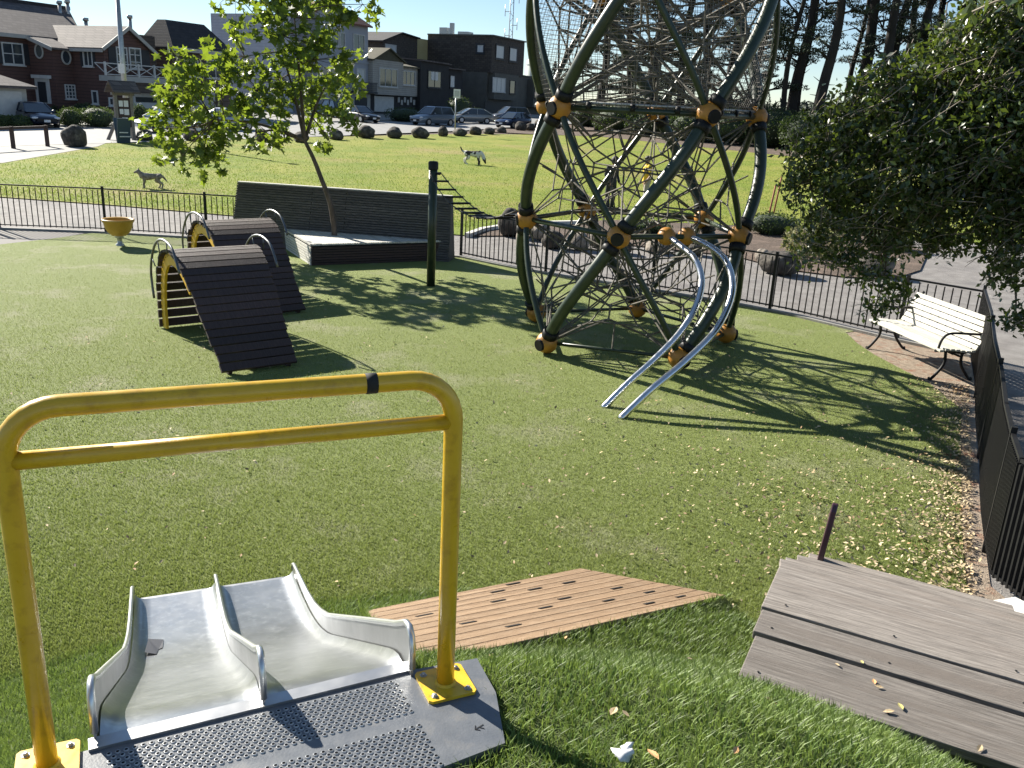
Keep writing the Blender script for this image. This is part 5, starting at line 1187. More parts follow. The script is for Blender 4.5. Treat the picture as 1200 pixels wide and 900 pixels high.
MB().tube([(0, 0, 0), (0, 0, 3.0)], .045, 8).build('pole', Mt['galv'], sg); mb = MB(); mb.box((.08, -.06, 3.05), (.52, .03, .66)); mb.build('sign_plate', Mt['paper'], sg); MB().box((.08, -.08, 3.05), (.36, .012, .42)).build('plate_marking', Mt['galv'], sg)
bp_ = GT(56, 172); bq = GT(16, 174.5); ba = thing('barrier_rail', 'dark post and rail barrier by the pavement at the far left', 'barrier', bq)
for q in (bq, bp_, bq+(bq-bp_)): MB().box(tuple(q-bq+Vector((0, 0, .48))), (.14, .14, 1.0)).build('post', Mt['wood_dark'], ba)
q2 = bp_-bq; MB().bar(-q2*1.3+Vector((0, -.02, .90)), q2+Vector((0, -.02, .90)), .10, .12).build('rail', Mt['wood_dark'], ba)
for x, y, h_ in ((897, 270, 1.35), (904, 262, 1.5)):
    p = GT(x, y); o = MB().tube([p, p+Vector((.12, 0, h_))], .028, 6).build('garden_stake', Mt['rust'], None); tag(o, 'rusty red stake in the planting bed, %s of two' % ('nearer' if x == 897 else 'farther'), 'stake')
# ================================================================== BOULDERS
def boulder(x, yb, w, h, label, m='rock', grp='boulders lining the street', seed=0):
    p = GT(x, yb); D = (p-cam.location).length; W = w*D/F_PX; Hh = h*D/F_PX*1.02; rd = random.Random(seed+int(x*7))
    mb = MB(); mb.ell((0, 0, 0), (W*.52, W*.45, Hh*.56), 22, 14, noise=.075, seed=seed+int(x), flat=.62, m=Matrix.Rotation(rd.uniform(-.25, .25), 3, 'Y'))
    for i, v in enumerate(mb.v):
        v = Vector(v); k = 1+.05*sin(11*v.x/W+seed)*sin(9*v.z/Hh+x)+rd.uniform(-.015, .015); mb.v[i] = tuple(v*k)
    o = mb.build('boulder', Mt[m], None); o.location = p+Vector((0, 0, Hh*.40)); o.rotation_euler = (0, 0, rd.uniform(0, 6)); tag(o, label, 'boulder', grp); return o
BO = [(88, 172, 26, 22), (170, 165, 17, 12), (224, 165, 16, 12), (307, 166, 16, 14), (353, 167, 18, 12), (394, 164, 17, 12), (429, 162, 21, 14), (462, 162, 20, 12), (492, 162, 20, 12), (519, 160, 13, 11), (539, 159.5, 17, 9), (557, 158, 15, 9), (573, 157.5, 14, 8), (588, 156.5, 11, 8), (610, 153, 13, 10), (621, 153, 12, 8), (633, 151, 14, 11), (651, 151, 12, 9)]
ordn = ['first', 'second', 'third', 'fourth', 'fifth', 'sixth', 'seventh', 'eighth', 'ninth', 'tenth', 'eleventh', 'twelfth', 'thirteenth', 'fourteenth', 'fifteenth', 'sixteenth', 'seventeenth', 'eighteenth']
extra = {0: 'largest round dark boulder, on the pavement left of the kiosk', 1: 'dark boulder just right of the notice kiosk', 2: 'boulder seen low behind the young tree, left of its trunk', 9: 'small boulder at the foot of the street sign pole'}
for i, b in enumerate(BO): boulder(*b, extra.get(i, '%s boulder from the left in the row along the street' % ordn[i]), seed=i)
BR = [(598, 276, 30, 32, 'rock', 'tall dark pointed boulder at the left end of the planting bed'), (611, 284, 14, 16, 'rock_p', 'pale rock just right of the tall pointed boulder in the bed'), (633, 281, 26, 20, 'rock_p', 'pale flat rock in the bed behind the climber left tubes'), (648, 290, 30, 20, 'rock', 'dark rock in the bed behind the climber left side'), (678, 292, 26, 20, 'rock_p', 'pale rock in the bed behind the middle of the climber'), (700, 289, 24, 18, 'rock', 'dark rock in the bed right of the pale middle one'), (728, 296, 26, 16, 'rock', 'low dark rock in the bed behind the front climber joint'), (770, 296, 30, 18, 'rock_p', 'pale broad rock in the bed behind the slide rail joints'), (812, 298, 24, 16, 'rock', 'dark rock in the bed behind the right slide rail'), (912, 320, 42, 26, 'rock', 'broad dark boulder in the bed right of the climber'), (893, 306, 16, 14, 'rock_p', 'small pale rock atop the bed edge right of the climber'), (1022, 322, 40, 22, 'rock', 'dark boulder in the bed beneath the overhanging tree'), (1002, 318, 16, 14, 'rock_p', 'small pale rock in the bed beneath the overhanging tree')]
for i, b in enumerate(BR): boulder(b[0], b[1], b[2], b[3], b[5], b[4], 'rocks in the planting bed', seed=30+i)
# ================================================================== HEDGES, SHRUBS
def bush(name, label, cat, c, r, n, m='hedge', leaf=.12, core=True, grp=None, T=T_LEAF, sq=1.0):
    t = thing(name, label, cat, c, 0, grp)
    if core: mb = MB(); mb.ell((0, 0, r[2]*.9), (r[0]*.86, r[1]*.86, r[2]*.86), 14, 9, noise=.08, seed=int(c[0]*9)); mb.build('dark_core', Mt['needles'], t)  # solid dark core added behind the leaf cloud, no branches modelled
    P = shell_pts((0, 0, r[2]*.95), r, n, .82); P *= 1
    P[:, 0] = np.clip(P[:, 0]*1.15, -r[0], r[0]); P[:, 1] = np.clip(P[:, 1]*1.15, -r[1], r[1]); P = P[P[:, 2] > .02]
    P += RNG.normal(0, leaf*.5, P.shape)
    cloud('foliage', P, RNG.uniform(.6, 1.3, len(P))*leaf, T, Mt[m], t, world=False, kind='stuff'); return t
for x, y, w, h, lab in ((84, 149, 26, 22, 'clipped round hedge left of centre before the red-brown house'), (115, 149, 42, 23, 'broad clipped hedge before the red-brown house, left of the kiosk'), (164, 148, 18, 24, 'clipped hedge right of the notice kiosk'), (4, 150, 16, 14, 'low clipped hedge at the left edge by the dark sedan'), (22, 150, 26, 14, 'low clipped hedge in front of the dark sedan'), (185, 147, 20, 20, 'clipped hedge behind the white parked car')):
    p = GT(x, y); D = p.y; bush('hedge', lab, 'hedge', p, (w*D/2/F_PX, w*D/2.4/F_PX, h*D/2/F_PX), 1600, 'hedge', .11, grp='hedges before the red-brown house')
for x, y, w, h, lab in ((76, 128, 22, 16, 'loose yellowish shrub by the wall of the red-brown house'), (47, 124, 18, 10, 'shrub below the entrance of the red-brown house'), (535, 131, 26, 28, 'dark bushy shrub before the charcoal house'), (470, 140, 44, 16, 'low dark garden shrubs behind the black car'), (556, 131, 16, 14, 'dark shrub beside the tall shingled block'), (512, 114, 16, 10, 'small leafy shrub top beside the street sign')):
    p = GT(x, y+ (12 if y < 135 else 4)); D = p.y+3; bush('shrub', lab, 'shrub', (p.x, D, terr(D)), (w*D/2/F_PX, w*D/2.4/F_PX, h*D/2/F_PX), 900, 'shrub', .16, grp='street garden shrubs')
for x, y, w, h, m_, lab, lf in ((905, 275, 60, 26, 'shrub', 'dark low shrub behind the rusty stakes in the bed', .07), (950, 300, 60, 34, 'dry', 'pale dry grassy shrub in the bed below the overhanging tree', .10), (985, 270, 60, 26, 'shrub', 'green shrub at the back of the bed under the overhanging tree', .08), (760, 272, 50, 14, 'shrub', 'low groundcover shrub in the bed behind the climber', .06), (1040, 292, 50, 24, 'shrub', 'green shrub at the right of the bed under the overhanging tree', .08)):
    p = GT(x, y); D = p.y; bush('bed_shrub', lab, 'shrub', p, (w*D/2/F_PX, w*D/3/F_PX, h*D/2/F_PX), 1500, m_, lf, core=(m_ != 'dry'), grp='shrubs in the planting bed')
LS = [(690, 150, 36, 26), (725, 158, 50, 32), (770, 163, 60, 30), (815, 168, 56, 34), (860, 172, 60, 40), (905, 176, 60, 44), (950, 182, 60, 46), (1000, 190, 80, 50), (1060, 198, 90, 50), (1130, 205, 90, 50)]
for i, (x, y, w, h) in enumerate(LS):
    p = GT(x, y); D = p.y+4; bush('bank_shrub', '%s dark shrub from the left in the band below the pines' % ordn[i], 'shrub', (p.x*D/p.y, D, terr(D)), (w*D/1.7/F_PX, 2.2, h*D/2/F_PX), 2600, 'shrub', .22, grp='shrubs below the pines')
p = GT(897, 168); o = MB().box((0, 0, .5), (.9, .5, .9)).build('utility_box', Mt['concrete_w'], None, bevel=.04); o.location = p; tag(o, 'small pale utility box in the shade below the pines', 'utility box')
p = GT(663, 140); o = MB().box((0, 0, 1.0), (4.2, 3, 1.5)).build('white_shed', Mt['white_sh'], None, bevel=.3); o.location = p+Vector((0, 6, 0)); tag(o, 'low pale shed behind the climber at the street end', 'shed')
# ================================================================== PINES
def pine(px, lean, D, w, label, zt=21, pads=9, zmin=6, spread=2.6, dense=300):
    p = AY(px, 140, D); z = terr(D)-.1; t = thing('pine_tree', label, 'tree', (p.x, D, z), 0, 'tall pines beyond the field')
    rd = random.Random(int(px*10)); W = w*D/F_PX/2
    pts = [Vector((lean*zt*(i/8)+.25*sin(i*1.3+px), .2*sin(i+px), zt*i/8)) for i in range(9)]; pts[0].x = 0
    pts = smooth_path(pts, 3); MB().tube(pts, [W*(1.15-.75*i/(len(pts)-1)) for i in range(len(pts))], 10).build('trunk', Mt['bark_pine'], t)
    br = MB(); PP = []
    for i in range(pads):
        zz = zmin+(zt-zmin+1)*(i+rd.random())/pads; f = min(zz/zt, 1)*(len(pts)-1); q = pts[min(int(f), len(pts)-1)]; a = rd.uniform(0, 6.28); ln = rd.uniform(.6, 1)*spread*(1.1-.4*zz/zt)
        e = q+Vector((cos(a)*ln, sin(a)*ln*.8, rd.uniform(.2, 1.5))); mid = q.lerp(e, .5)+Vector((0, 0, rd.uniform(-.5, .3)))
        br.tube([q, mid, e], [.13, .08, .035], 5, caps=False)
        for k in range(3):
            e2 = e+Vector((rd.uniform(-1.2, 1.2), rd.uniform(-1, 1), rd.uniform(-.4, .6))); br.tube([mid, e2], [.05, .02], 4, caps=False)
            PP.append(shell_pts(tuple(e2), (rd.uniform(.6, 1.3), rd.uniform(.6, 1.2), rd.uniform(.18, .4)), dense//3, .3))
    for i in range(5):
        zz = rd.uniform(3.5, zt*.8); q = pts[int(zz/zt*(len(pts)-1))]; a = rd.uniform(0, 6.28); br.tube([q, q+Vector((cos(a)*.9, sin(a)*.5, rd.uniform(-.2, .7)))], [.05, .015], 4, caps=False)
    tag(br.build('branches', Mt['bark_pine'], t), kind='stuff')
    PP = np.concatenate(PP); cloud('crown', PP, RNG.uniform(.16, .36, len(PP)), T_NEEDLE, Mt['needles'], t, world=False, kind='stuff')
PN = [(912, .10, 78, 6), (926, .07, 82, 11), (932, .04, 86, 7), (958, .06, 74, 12), (988, .06, 92, 6), (997, .10, 80, 14), (1016, .15, 76, 12), (1030, .12, 84, 10), (1046, .04, 88, 9), (1061, .08, 78, 11), (1078, .05, 90, 9), (1094, .10, 82, 11), (1108, .06, 86, 10), (1134, .10, 80, 15), (1160, .04, 84, 10), (1185, .07, 78, 13)]
for i, (px, ln, D, w) in enumerate(PN):
    pine(px, ln*.55, D, w, '%s pine trunk from the left of those right of the climber' % ordn[i], pads=13 if px < 1000 else 15, zmin=7 if px > 940 else 6, spread=3.0)
PN2 = [(702, .01, 92, 9), (735, -.03, 96, 8), (763, .0, 84, 15), (792, .03, 92, 9), (822, -.02, 88, 8), (850, .03, 94, 10), (876, .04, 80, 7)]
for i, (px, ln, D, w) in enumerate(PN2):
    pine(px, ln, D, w, '%s pine from the left of those seen through the climber' % ordn[i], pads=24, zmin=3.5, spread=4.2, dense=480)
fir = GT(1142/1.0, 200)
for px, D, h_, lab in ((893, 125, 7.5, 'small pointed far conifer seen just right of the climber'), (648, 150, 8, 'thin far conifer left of the climber tubes')):
    p = AY(px, 120, D); t = thing('far_conifer', lab, 'tree', (p.x, D, terr(D))); MB().tube([(0, 0, 0), (0, 0, h_)], [.2, .04], 6).build('trunk', Mt['bark_pine'], t)
    zz = RNG.uniform(.15, 1, 1400); rr_ = (1-zz)*1.9+.1; aa = RNG.uniform(0, 6.28, 1400); cloud('crown', np.stack([rr_*np.cos(aa), rr_*np.sin(aa), zz*h_], 1), RNG.uniform(.2, .45, 1400), T_NEEDLE, Mt['needles'], t, world=False, kind='stuff')
# far wood massing behind the pines and hill line
P = []
for i in range(150):
    x = RNG.uniform(14, 75); y = RNG.uniform(108, 135); P.append(shell_pts((x*1.0, y, 2.2+RNG.uniform(.5, 2.6 if x > 45 else 1.6)), (3.2, 2.5, 2.0), 260, .5))
P = np.concatenate(P); cloud('distant_woodland', P, RNG.uniform(.5, 1.1, len(P)), T_NEEDLE, Mt['needles'], None, world=False, kind='stuff')
# ================================================================== CARS
def car(label, p, yaw, paint, kind='sedan', plate=True):
    L, Wd, H = {'sedan': (4.6, 1.8, 1.44), 'suv': (4.6, 1.86, 1.70), 'hatch': (4.5, 1.76, 1.48)}[kind]
    t = thing('parked_car', label, 'car', p, yaw, 'cars parked along the street')
    belt = {'sedan': .92, 'suv': 1.05, 'hatch': .95}[kind]; hl = L/2
    # body sections: x, bottom z, mid z, top z, half width
    S = [(-hl, .42, .62, .80, .72), (-hl+.12, .26, .62, belt-.02, .84), (-hl+.7, .22, .62, belt+.02, .9), (-.6, .20, .60, belt, .9), (.75, .20, .60, belt-.02, .9), (hl-.85, .22, .58, belt-.13, .89), (hl-.25, .24, .55, belt-.25, .82), (hl-.04, .32, .50, belt-.36, .70), (hl, .38, .5, belt-.42, .62)]
    k = Wd/1.8; vs = []; fs = []
    for x, a, m_, tz, hw in S:
        hw *= k; ring = [(x, -hw*.90, a), (x, -hw, m_), (x, -hw*.97, tz-.10), (x, -hw*.80, tz), (x, 0, tz+.025), (x, hw*.80, tz), (x, hw*.97, tz-.10), (x, hw, m_), (x, hw*.90, a), (x, 0, a)]
        vs += ring
    n_ = 10
    for i in range(len(S)-1):
        for j in range(n_): j2 = (j+1) % n_; fs.append((i*n_+j, i*n_+j2, (i+1)*n_+j2, (i+1)*n_+j))
    fs += [tuple(range(n_))[::-1], tuple((len(S)-1)*n_+j for j in range(n_))]
    MB().add(vs, fs, 0, True).build('body', paint, t, bevel=0)
    # greenhouse
    xb = {'sedan': (-1.75, -1.05, .28, 1.15), 'suv': (-2.1, -1.75, .35, 1.15), 'hatch': (-2.05, -1.15, .35, 1.35)}[kind]
    w0, w1 = .80*k, .60*k; zb, zt = belt-.02, H-.05
    v = [(xb[0], -w0, zb), (xb[3], -w0, zb-.02), (xb[3], w0, zb-.02), (xb[0], w0, zb), (xb[1], -w1, zt), (xb[2], -w1, zt), (xb[2], w1, zt), (xb[1], w1, zt)]
    mb = MB(); mb.hexa(v); mb.build('windows', Mt['glass'], t)
    mb = MB(); mb.hexa([(xb[1]-.1, -w1-.02, zt-.03), (xb[2]+.06, -w1-.02, zt-.03), (xb[2]+.06, w1+.02, zt-.03), (xb[1]-.1, w1+.02, zt-.03), (xb[1]+.12, -w1+.1, H), (xb[2]-.14, -w1+.1, H), (xb[2]-.14, w1-.1, H), (xb[1]+.12, w1-.1, H)])
    for sy in (-1, 1):
        for a_, b_ in ((v[0], v[4]), (v[1], v[5])): mb.bar((a_[0], sy*abs(a_[1]), a_[2]), (b_[0], sy*abs(b_[1]), b_[2]), .07, .07)
        mb.bar((-.35, sy*(w0+.005), zb), (-.40, sy*(w1+.005), zt), .06, .08)
    mb.build('roof', paint, t)
    for sx in (-hl+.85, hl-.88):
        for sy in (-1, 1):
            mb = MB(); y0 = sy*(Wd/2-.20); y1 = sy*(Wd/2+.005); mb.tube([(sx, y0, .32), (sx, y1, .32)], .325, 18); w_ = mb.build('wheel', Mt['tyre'], t)
            mb = MB(); mb.tube([(sx, y1-.01*sy, .32), (sx, y1+.012*sy, .32)], .20, 12); mb.build('rim', Mt['rim'], w_)
    for sy in (-1, 1):
        mb = MB(); mb.ell((hl-.16, sy*.62*k, belt-.34), (.17, .20, .085), 10, 6); mb.build('headlight', Mt['lamp_glass'], t)
        mb = MB(); mb.ell((-hl+.08, sy*.66*k, belt-.14), (.08, .16, .09), 8, 6); mb.build('tail_light', Mt['red_lens'], t)
        mb = MB(); mb.ell((.72, sy*(Wd/2+.06), belt+.04), (.08, .11, .07), 8, 6); mb.build('mirror', paint, t)
    MB().box((hl-.0, 0, .47), (.05, 1.1*k, .16)).build('grille', Mt['black'], t)
    MB().box((hl+.03, 0, .42), (.02, .36, .14)).build('number_plate', Mt['paper'], t); MB().box((-hl-.01, 0, .66), (.02, .36, .14)).build('number_plate', Mt['paper'], t)
    return t
def paint(nm, c, metal=.35): return mat(nm, c, rough=.28, metal=metal, coat=.6)
def yw(x, y): return atan2(y, x)
car('dark blue sedan on the driveway before the white garage', GT(41, 148), yw(.72, -.70), paint('paint_dark_blue', (.012, .016, .030)))
car('white car parked behind the young tree beside the hedge', GT(200, 155), yw(-.60, -.80), paint('paint_white', (.55, .56, .58), .1), 'hatch')
car('second pale car mostly hidden behind the young tree', GT(262, 152), yw(-.5, -.86), paint('paint_white2', (.42, .44, .47), .2))
car('black car parked nose right below the blue house', GT(421, 143), yw(.72, -.69), paint('paint_black', (.008, .008, .01)))
car('black car tucked behind at the blue house garage', GT(396, 139), yw(.6, -.8), paint('paint_black2', (.010, .010, .012)), 'suv')
car('silver blue SUV parked behind the street sign', GT(507, 147), yw(-.62, -.78), paint('paint_silver_blue', (.16, .19, .23)), 'suv')
car('silver sedan seen side-on right of the SUV', GT(552, 144.5), yw(-.90, -.43), paint('paint_silver', (.30, .30, .29)), 'hatch')
car('dark blue hatchback beside the last boulders', GT(601, 150), yw(-.50, -.86), paint('paint_navy', (.012, .03, .085)), 'hatch')
car('grey car half hidden behind the dark blue hatchback', GT(597, 144), yw(-.85, -.5), paint('paint_grey', (.13, .13, .13)), 'suv')
# ================================================================== PEOPLE AND DOGS
def skin_body(name, V_, E_, R_, m, parent, sub=2, root=0):
    me = bpy.data.meshes.new(name); me.from_pydata([tuple(v) for v in V_], E_, []); me.materials.append(m)
    o = bpy.data.objects.new(name, me); COL.objects.link(o); o.parent = parent
    md = o.modifiers.new('skin', 'SKIN')
    if not me.skin_vertices: me.attributes.new('skin', 'FLOAT', 'POINT') if False else None
    sv = me.skin_vertices[0].data if me.skin_vertices else None
    if sv is None:
        bpy.context.view_layer.update()
    return o, md
def tube_figure(name, chains, m, parent):
    """one continuous surface: limbs are tapered tubes fused by a voxel remesh"""
    mb = MB()
    for pts, rs in chains:
        P = smooth_path(pts, 4); R = np.interp(np.linspace(0, len(rs)-1, len(P)), range(len(rs)), rs); mb.tube(P, [float(r) for r in R], 10)
        for p, r in ((P[0], R[0]), (P[-1], R[-1])): mb.ell(tuple(p), float(r)*.98, 10, 8)
    o = mb.build(name, m, parent); md = o.modifiers.new('fuse', 'REMESH'); md.mode = 'VOXEL'; md.voxel_size = .014; md.use_smooth_shade = True
    sm = o.modifiers.new('smooth', 'SMOOTH'); sm.iterations = 3; return o
def person(label, p, rz, top, legs, hat, hunch=0, hood=False):
    t = thing('person', label, 'person', p, rz)   # faces local -Y ; height 1.72
    hd = Vector((0, -.04-.10*hunch, 1.60-.06*hunch)); nk = Vector((0, -.02-.05*hunch, 1.46-.03*hunch))
    ch = [([(0, 0, .95), (0, .0, 1.15), (0, -.01-.03*hunch, 1.35), nk], [.145, .13, .15, .06]), ([nk, nk.lerp(hd, .5)], [.055, .06]), ([hd+Vector((0, 0, -.06)), hd+Vector((0, .01, .05))], [.085, .098]), ([hd+Vector((0, -.095, -.02)), hd+Vector((0, -.115, -.03))], [.016, .013])]
    for s in (-1, 1):
        ch.append(([(s*.09, 0, .92), (s*.10, -.04*s, .50), (s*.10, .02*s, .08), (s*.10, -.12+.02*s, .04)], [.10, .068, .046, .042]))
        ch.append(([(s*.17, 0, 1.40), (s*.24, .03, 1.12), (s*.23, -.12-.12*(s < 0)*hunch, .90), (s*.22, -.17-.1*hunch, .83)], [.062, .046, .034, .036]))
        for k in range(4): ch.append(([(s*.22-.03+.02*k, -.17-.1*hunch, .82), (s*.22-.03+.021*k, -.20-.1*hunch, .75+.004*abs(k-1))], [.010, .008]))
        ch.append(([(s*.20, -.19-.1*hunch, .83), (s*.17, -.22-.1*hunch, .79)], [.011, .009]))
        ch.append(([hd+Vector((s*.095, .0, -.01)), hd+Vector((s*.10, .01, .015))], [.018, .014]))
    tube_figure('body', ch, Mt['skin'], t)
    sh = [([(0, 0, .88), (0, 0, 1.1), (0, -.01-.03*hunch, 1.34), nk+Vector((0, 0, -.03))], [.168, .155, .172, .085])]
    for s in (-1, 1):
        e = (s*.245, .03, 1.12); sh.append(([(s*.15, 0, 1.39), (s*.215, .015, 1.25), e], [.085, .07, .062]))
        if top != 'person_yellow': sh.append(([e, (s*.23, -.12-.12*(s < 0)*hunch, .90)], [.06, .048]))
    tube_figure('shirt', sh, Mt[top], t)
    lg = [([(0, 0, .86), (0, 0, .98)], [.155, .15])]
    for s in (-1, 1): lg.append(([(s*.09, 0, .92), (s*.10, -.04*s, .50), (s*.10, .02*s, .10)], [.115, .085, .068]))
    tube_figure('trousers', lg, Mt[legs], t)
    for s in (-1, 1):
        mb = MB(); mb.ell((s*.10, -.06+.02*s, .045), (.05, .14, .05), 12, 8, flat=.8); mb.build('shoe', Mt['black'], t)
    mb = MB(); mb.ell(hd+Vector((0, .02, .055)), (.115 if not hood else .13, .12 if not hood else .135, .095 if not hood else .15), 14, 10)
    if hat and not hood: mb.ell(hd+Vector((0, -.11, .06)), (.085, .09, .012), 12, 4)
    mb.build('cap' if hat else 'hair', Mt['hair'], t)
    for s in (-1, 1): mb = MB(); mb.ell(hd+Vector((s*.033, -.092, .005)), .011, 8, 6); mb.build('eye', Mt['black'], t)
    return t
p = GT(755, 243); person('person in a yellow T-shirt, pale trousers and dark cap standing on the lawn', (p.x, p.y, terr(p.y)+.01), radians(-75), 'person_yellow', 'pale_cloth', True)
p = GT(714, 245); person('person in dark hooded jacket and dark trousers standing left of the yellow shirt', (p.x, p.y, terr(p.y)+.01), radians(35), 'dark_cloth', 'dark_cloth', False, .8, True)
def dog(label, p, rz, fur, hgt, down, tail):
    t = thing('dog', label, 'dog', p, rz); k = hgt/.55   # faces +X
    S = lambda *a: tuple(Vector(a)*k)
    neck = (S(.28, 0, .46), S(.38, 0, .40 if down else .54)); head = S(.47, 0, .22) if down else S(.42, 0, .59); nose = S(.53, 0, .08) if down else S(.56, 0, .54)
    ch = [([S(-.30, 0, .44), S(-.12, 0, .43), S(.12, 0, .41), S(.30, 0, .44)], [.100*k, .095*k, .135*k, .110*k]), ([neck[0], neck[1], head], [.105*k, .080*k, .074*k]), ([head, nose], [.068*k, .028*k])]
    for s in (-1, 1):
        ch.append(([S(.24, s*.07, .42), S(.23, s*.075, .24), S(.26, s*.075, .14), S(.25, s*.075, .02), S(.285, s*.075, .015)], [.065*k, .042*k, .032*k, .028*k, .028*k]))
        o_ = -.05*s; ch.append(([S(-.27, s*.075, .42), S(-.20+o_, s*.08, .27), S(-.34+o_, s*.08, .17), S(-.30+o_, s*.08, .02), S(-.265+o_, s*.08, .015)], [.095*k, .060*k, .034*k, .028*k, .028*k]))
        e = Vector(head)+Vector((-.02, s*.04, .05))*k; ch.append(([tuple(e), tuple(e+Vector((-.01, s*.012, .075))*k)], [.022*k, .006*k]))
    ch.append(([S(-.34, 0, .47), S(-.44, 0, .50 if tail > 0 else .38), S(-.54, 0, .66 if tail > 0 else .24)], [.04*k, .040*k, .016*k]))
    o = tube_figure('body', ch, fur, t); o.modifiers[0].voxel_size = .009
    mb = MB(); mb.ell(nose, .016*k, 8, 6); mb.build('nose', Mt['black'], t)
    for s in (-1, 1): q = Vector(head)+Vector((.035, s*.045, .02))*k; mb = MB(); mb.ell(tuple(q), .009*k, 6, 5); mb.build('eye', Mt['black'], t)
    return t
p = GT(178, 221); dog('grey wolf-like dog standing on the lawn behind the left fence', (p.x, p.y, terr(p.y)+.01), radians(195), Mt['fur_grey'], .50, False, 0)
p = GT(554, 193); dog('white and black dog sniffing the lawn with raised tail', (p.x, p.y, terr(p.y)+.01), radians(-12), Mt['fur_bw'], .68, True, 1)
# ================================================================== LEAF LITTER
fr_ = np.array([(6.2, 11.2), (5.42, 9.59), (4.85, 8.35), (4.30, 7.22), (3.95, 6.45), (3.60, 5.75)])
def frx(y): return np.interp(y, fr_[::-1, 1], fr_[::-1, 0])
n = 2600; y = RNG.uniform(5.3, 11.5, n); x = frx(y)-.08-np.abs(RNG.exponential(.26+.30*np.exp(-((y-6.2)/1.2)**2), n))
X = [np.stack([x, y], 1)]
y = RNG.uniform(5.35, 8.6, 1100); X.append(np.stack([frx(y)-.10-np.abs(RNG.normal(0, .22, 1100)), y], 1))
X.append(RNG.normal((3.0, 6.8), (.7, .8), (650, 2))); X.append(RNG.normal((2.6, 8.2), (1.4, 1.6), (480, 2)))
X.append(np.stack([RNG.uniform(-6, 6, 900), RNG.uniform(5, 15, 900)], 1)); X.append(np.stack([RNG.uniform(-.5, 4, 260), RNG.uniform(5.4, 10, 260)], 1))
X = np.concatenate(X); ok = in_poly(X[:, 0], X[:, 1], TURF+[]) | ((X[:, 0] < frx(X[:, 1])-.03) & (X[:, 1] < 11.2) & (X[:, 0] > 2)); ok &= ~in_poly(X[:, 0], X[:, 1], [(p[0], p[1]) for p in RAMP]) & ~in_poly(X[:, 0], X[:, 1], st); ok &= (hillz(X[:, 0], X[:, 1]) < .0); X = X[ok]
T_FALL = (np.array([(0, -.5, 0), (.2, -.15, .06), (.22, .15, .07), (0, .5, .02), (-.22, .15, .07), (-.2, -.15, .06), (0, 0, 0)], float), [(0, 1, 6), (1, 2, 6), (2, 3, 6), (3, 4, 6), (4, 5, 6), (5, 0, 6)])
cloud('leaf_litter', np.stack([X[:, 0], X[:, 1], np.full(len(X), .024)+RNG.uniform(0, .006, len(X))], 1), RNG.uniform(.020, .050, len(X)), T_FALL, Mt['leaf_fall'], None, flatmats(len(X), .42), world=False, kind='stuff')
def fl_me(m): me = bpy.data.meshes.new('fallen_leaf'); me.from_pydata(T_FALL[0].tolist(), [], T_FALL[1]); me.materials.append(Mt[m]); return me
LM = {k: fl_me(k) for k in ('leaf_fall', 'leaf_new', 'leaf_orange')}
def single(x, y, z, s, m, lab, tilt=.2):
    p = G(x, y, z); o = bpy.data.objects.new('fallen_leaf', LM[m]); COL.objects.link(o); o.scale = (s, s, s); o.rotation_euler = (random.uniform(-tilt, tilt), random.uniform(-tilt, tilt), random.uniform(0, 6.28)); 
    zz = z if z is not None else 0; o.location = p+Vector((0, 0, .006)); tag(o, lab, 'leaf', 'loose fallen leaves'); return o
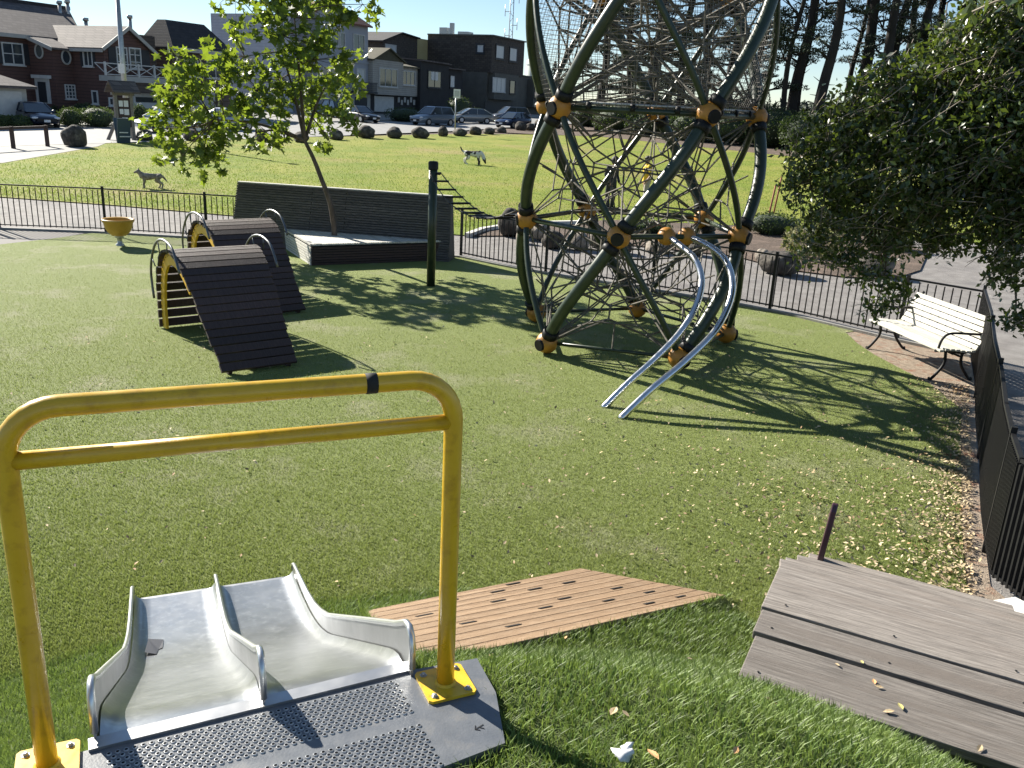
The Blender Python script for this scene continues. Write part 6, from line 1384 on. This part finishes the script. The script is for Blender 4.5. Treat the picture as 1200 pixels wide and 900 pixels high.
for x, y, i, s, m, lab in ((1010, 777, 0, .030, 'leaf_new', 'small green-yellow leaf on the nearest wide plank gap of the steps'), (1024, 800, 0, .045, 'leaf_orange', 'orange-brown leaf on the steps beside a pale leaf'), (1030, 806, 0, .040, 'leaf_fall', 'pale curled leaf touching the orange one on the steps'), (1055, 829, 0, .050, 'leaf_new', 'bright green-yellow leaf on the nearest step plank'), (1041, 835, 0, .050, 'leaf_fall', 'pale oval leaf left of the bright green one on the steps'), (981, 780, 0, .03, 'leaf_fall', 'small pale leaf left along the steps plank'), (1148, 878, 0, .05, 'leaf_fall', 'pale leaf at the bottom right corner of the steps'), (1122, 733, 5, .05, 'leaf_orange', 'orange leaf on the far lower step'), (1188, 767, 4, .05, 'leaf_fall', 'pale leaf at the right end of the steps'), (1190, 780, 4, .045, 'leaf_new', 'yellow leaf just below the pale one at the steps right end')):
    single(x, y, STEP[i][2] if i else .940, s, m, lab)
for x, y, z, s, m, lab in ((719, 835, 1.20, .055, 'leaf_fall', 'pale leaf on the mound grass near the lower middle'), (733, 838, 1.19, .03, 'leaf_fall', 'tiny pale leaf beside the larger one on the mound'), (765, 886, 1.34, .060, 'leaf_orange', 'orange-brown leaf on the mound beside the white paper scrap'), (902, 822, 1.0, .05, 'leaf_fall', 'tan leaf on the mound left of the steps'), (907, 828, .99, .04, 'leaf_orange', 'small orange leaf tucked under the tan one left of the steps'), (862, 881, 1.18, .04, 'leaf_orange', 'small orange leaf on the mound near the bottom edge'), (808, 773, .95, .04, 'leaf_fall', 'lone pale leaf midway up the mound'), (663, 748, .80, .035, 'leaf_orange', 'small reddish leaf on the mound below the timber ramp'), (575, 768, 1.2, .04, 'leaf_fall', 'pale leaf by the yellow post foot')):
    for _ in range(12):
        q = G(x, y, z); z = .5*z+.5*(float(hillz(q.x, q.y))+.032)
    single(x, y, z, s, m, lab, .4)
z = 1.3
for _ in range(12): q = G(730, 887, z); z = .5*z+.5*(float(hillz(q.x, q.y))+.035)
mb = MB(); mb.ell((0, 0, .01), (.028, .02, .012), 10, 7, noise=.5, seed=3); mb.ell((.015, .02, .012), (.018, .025, .010), 8, 6, noise=.6, seed=9); o = mb.build('paper_scrap', Mt['paper'], None); o.location = G(730, 887, z); tag(o, 'small crumpled white paper scrap on the mound grass', 'litter')
p = G(1168, 757, .30); o = MB().tube(smooth_path([p+Vector((-.12, -.02, .03)), p+Vector((-.02, 0, .035)), p+Vector((.10, .05, .04))], 4), .0025, 5).build('fallen_twig', Mt['rust'], None); tag(o, 'thin reddish fallen twig on the right end of the steps', 'twig')
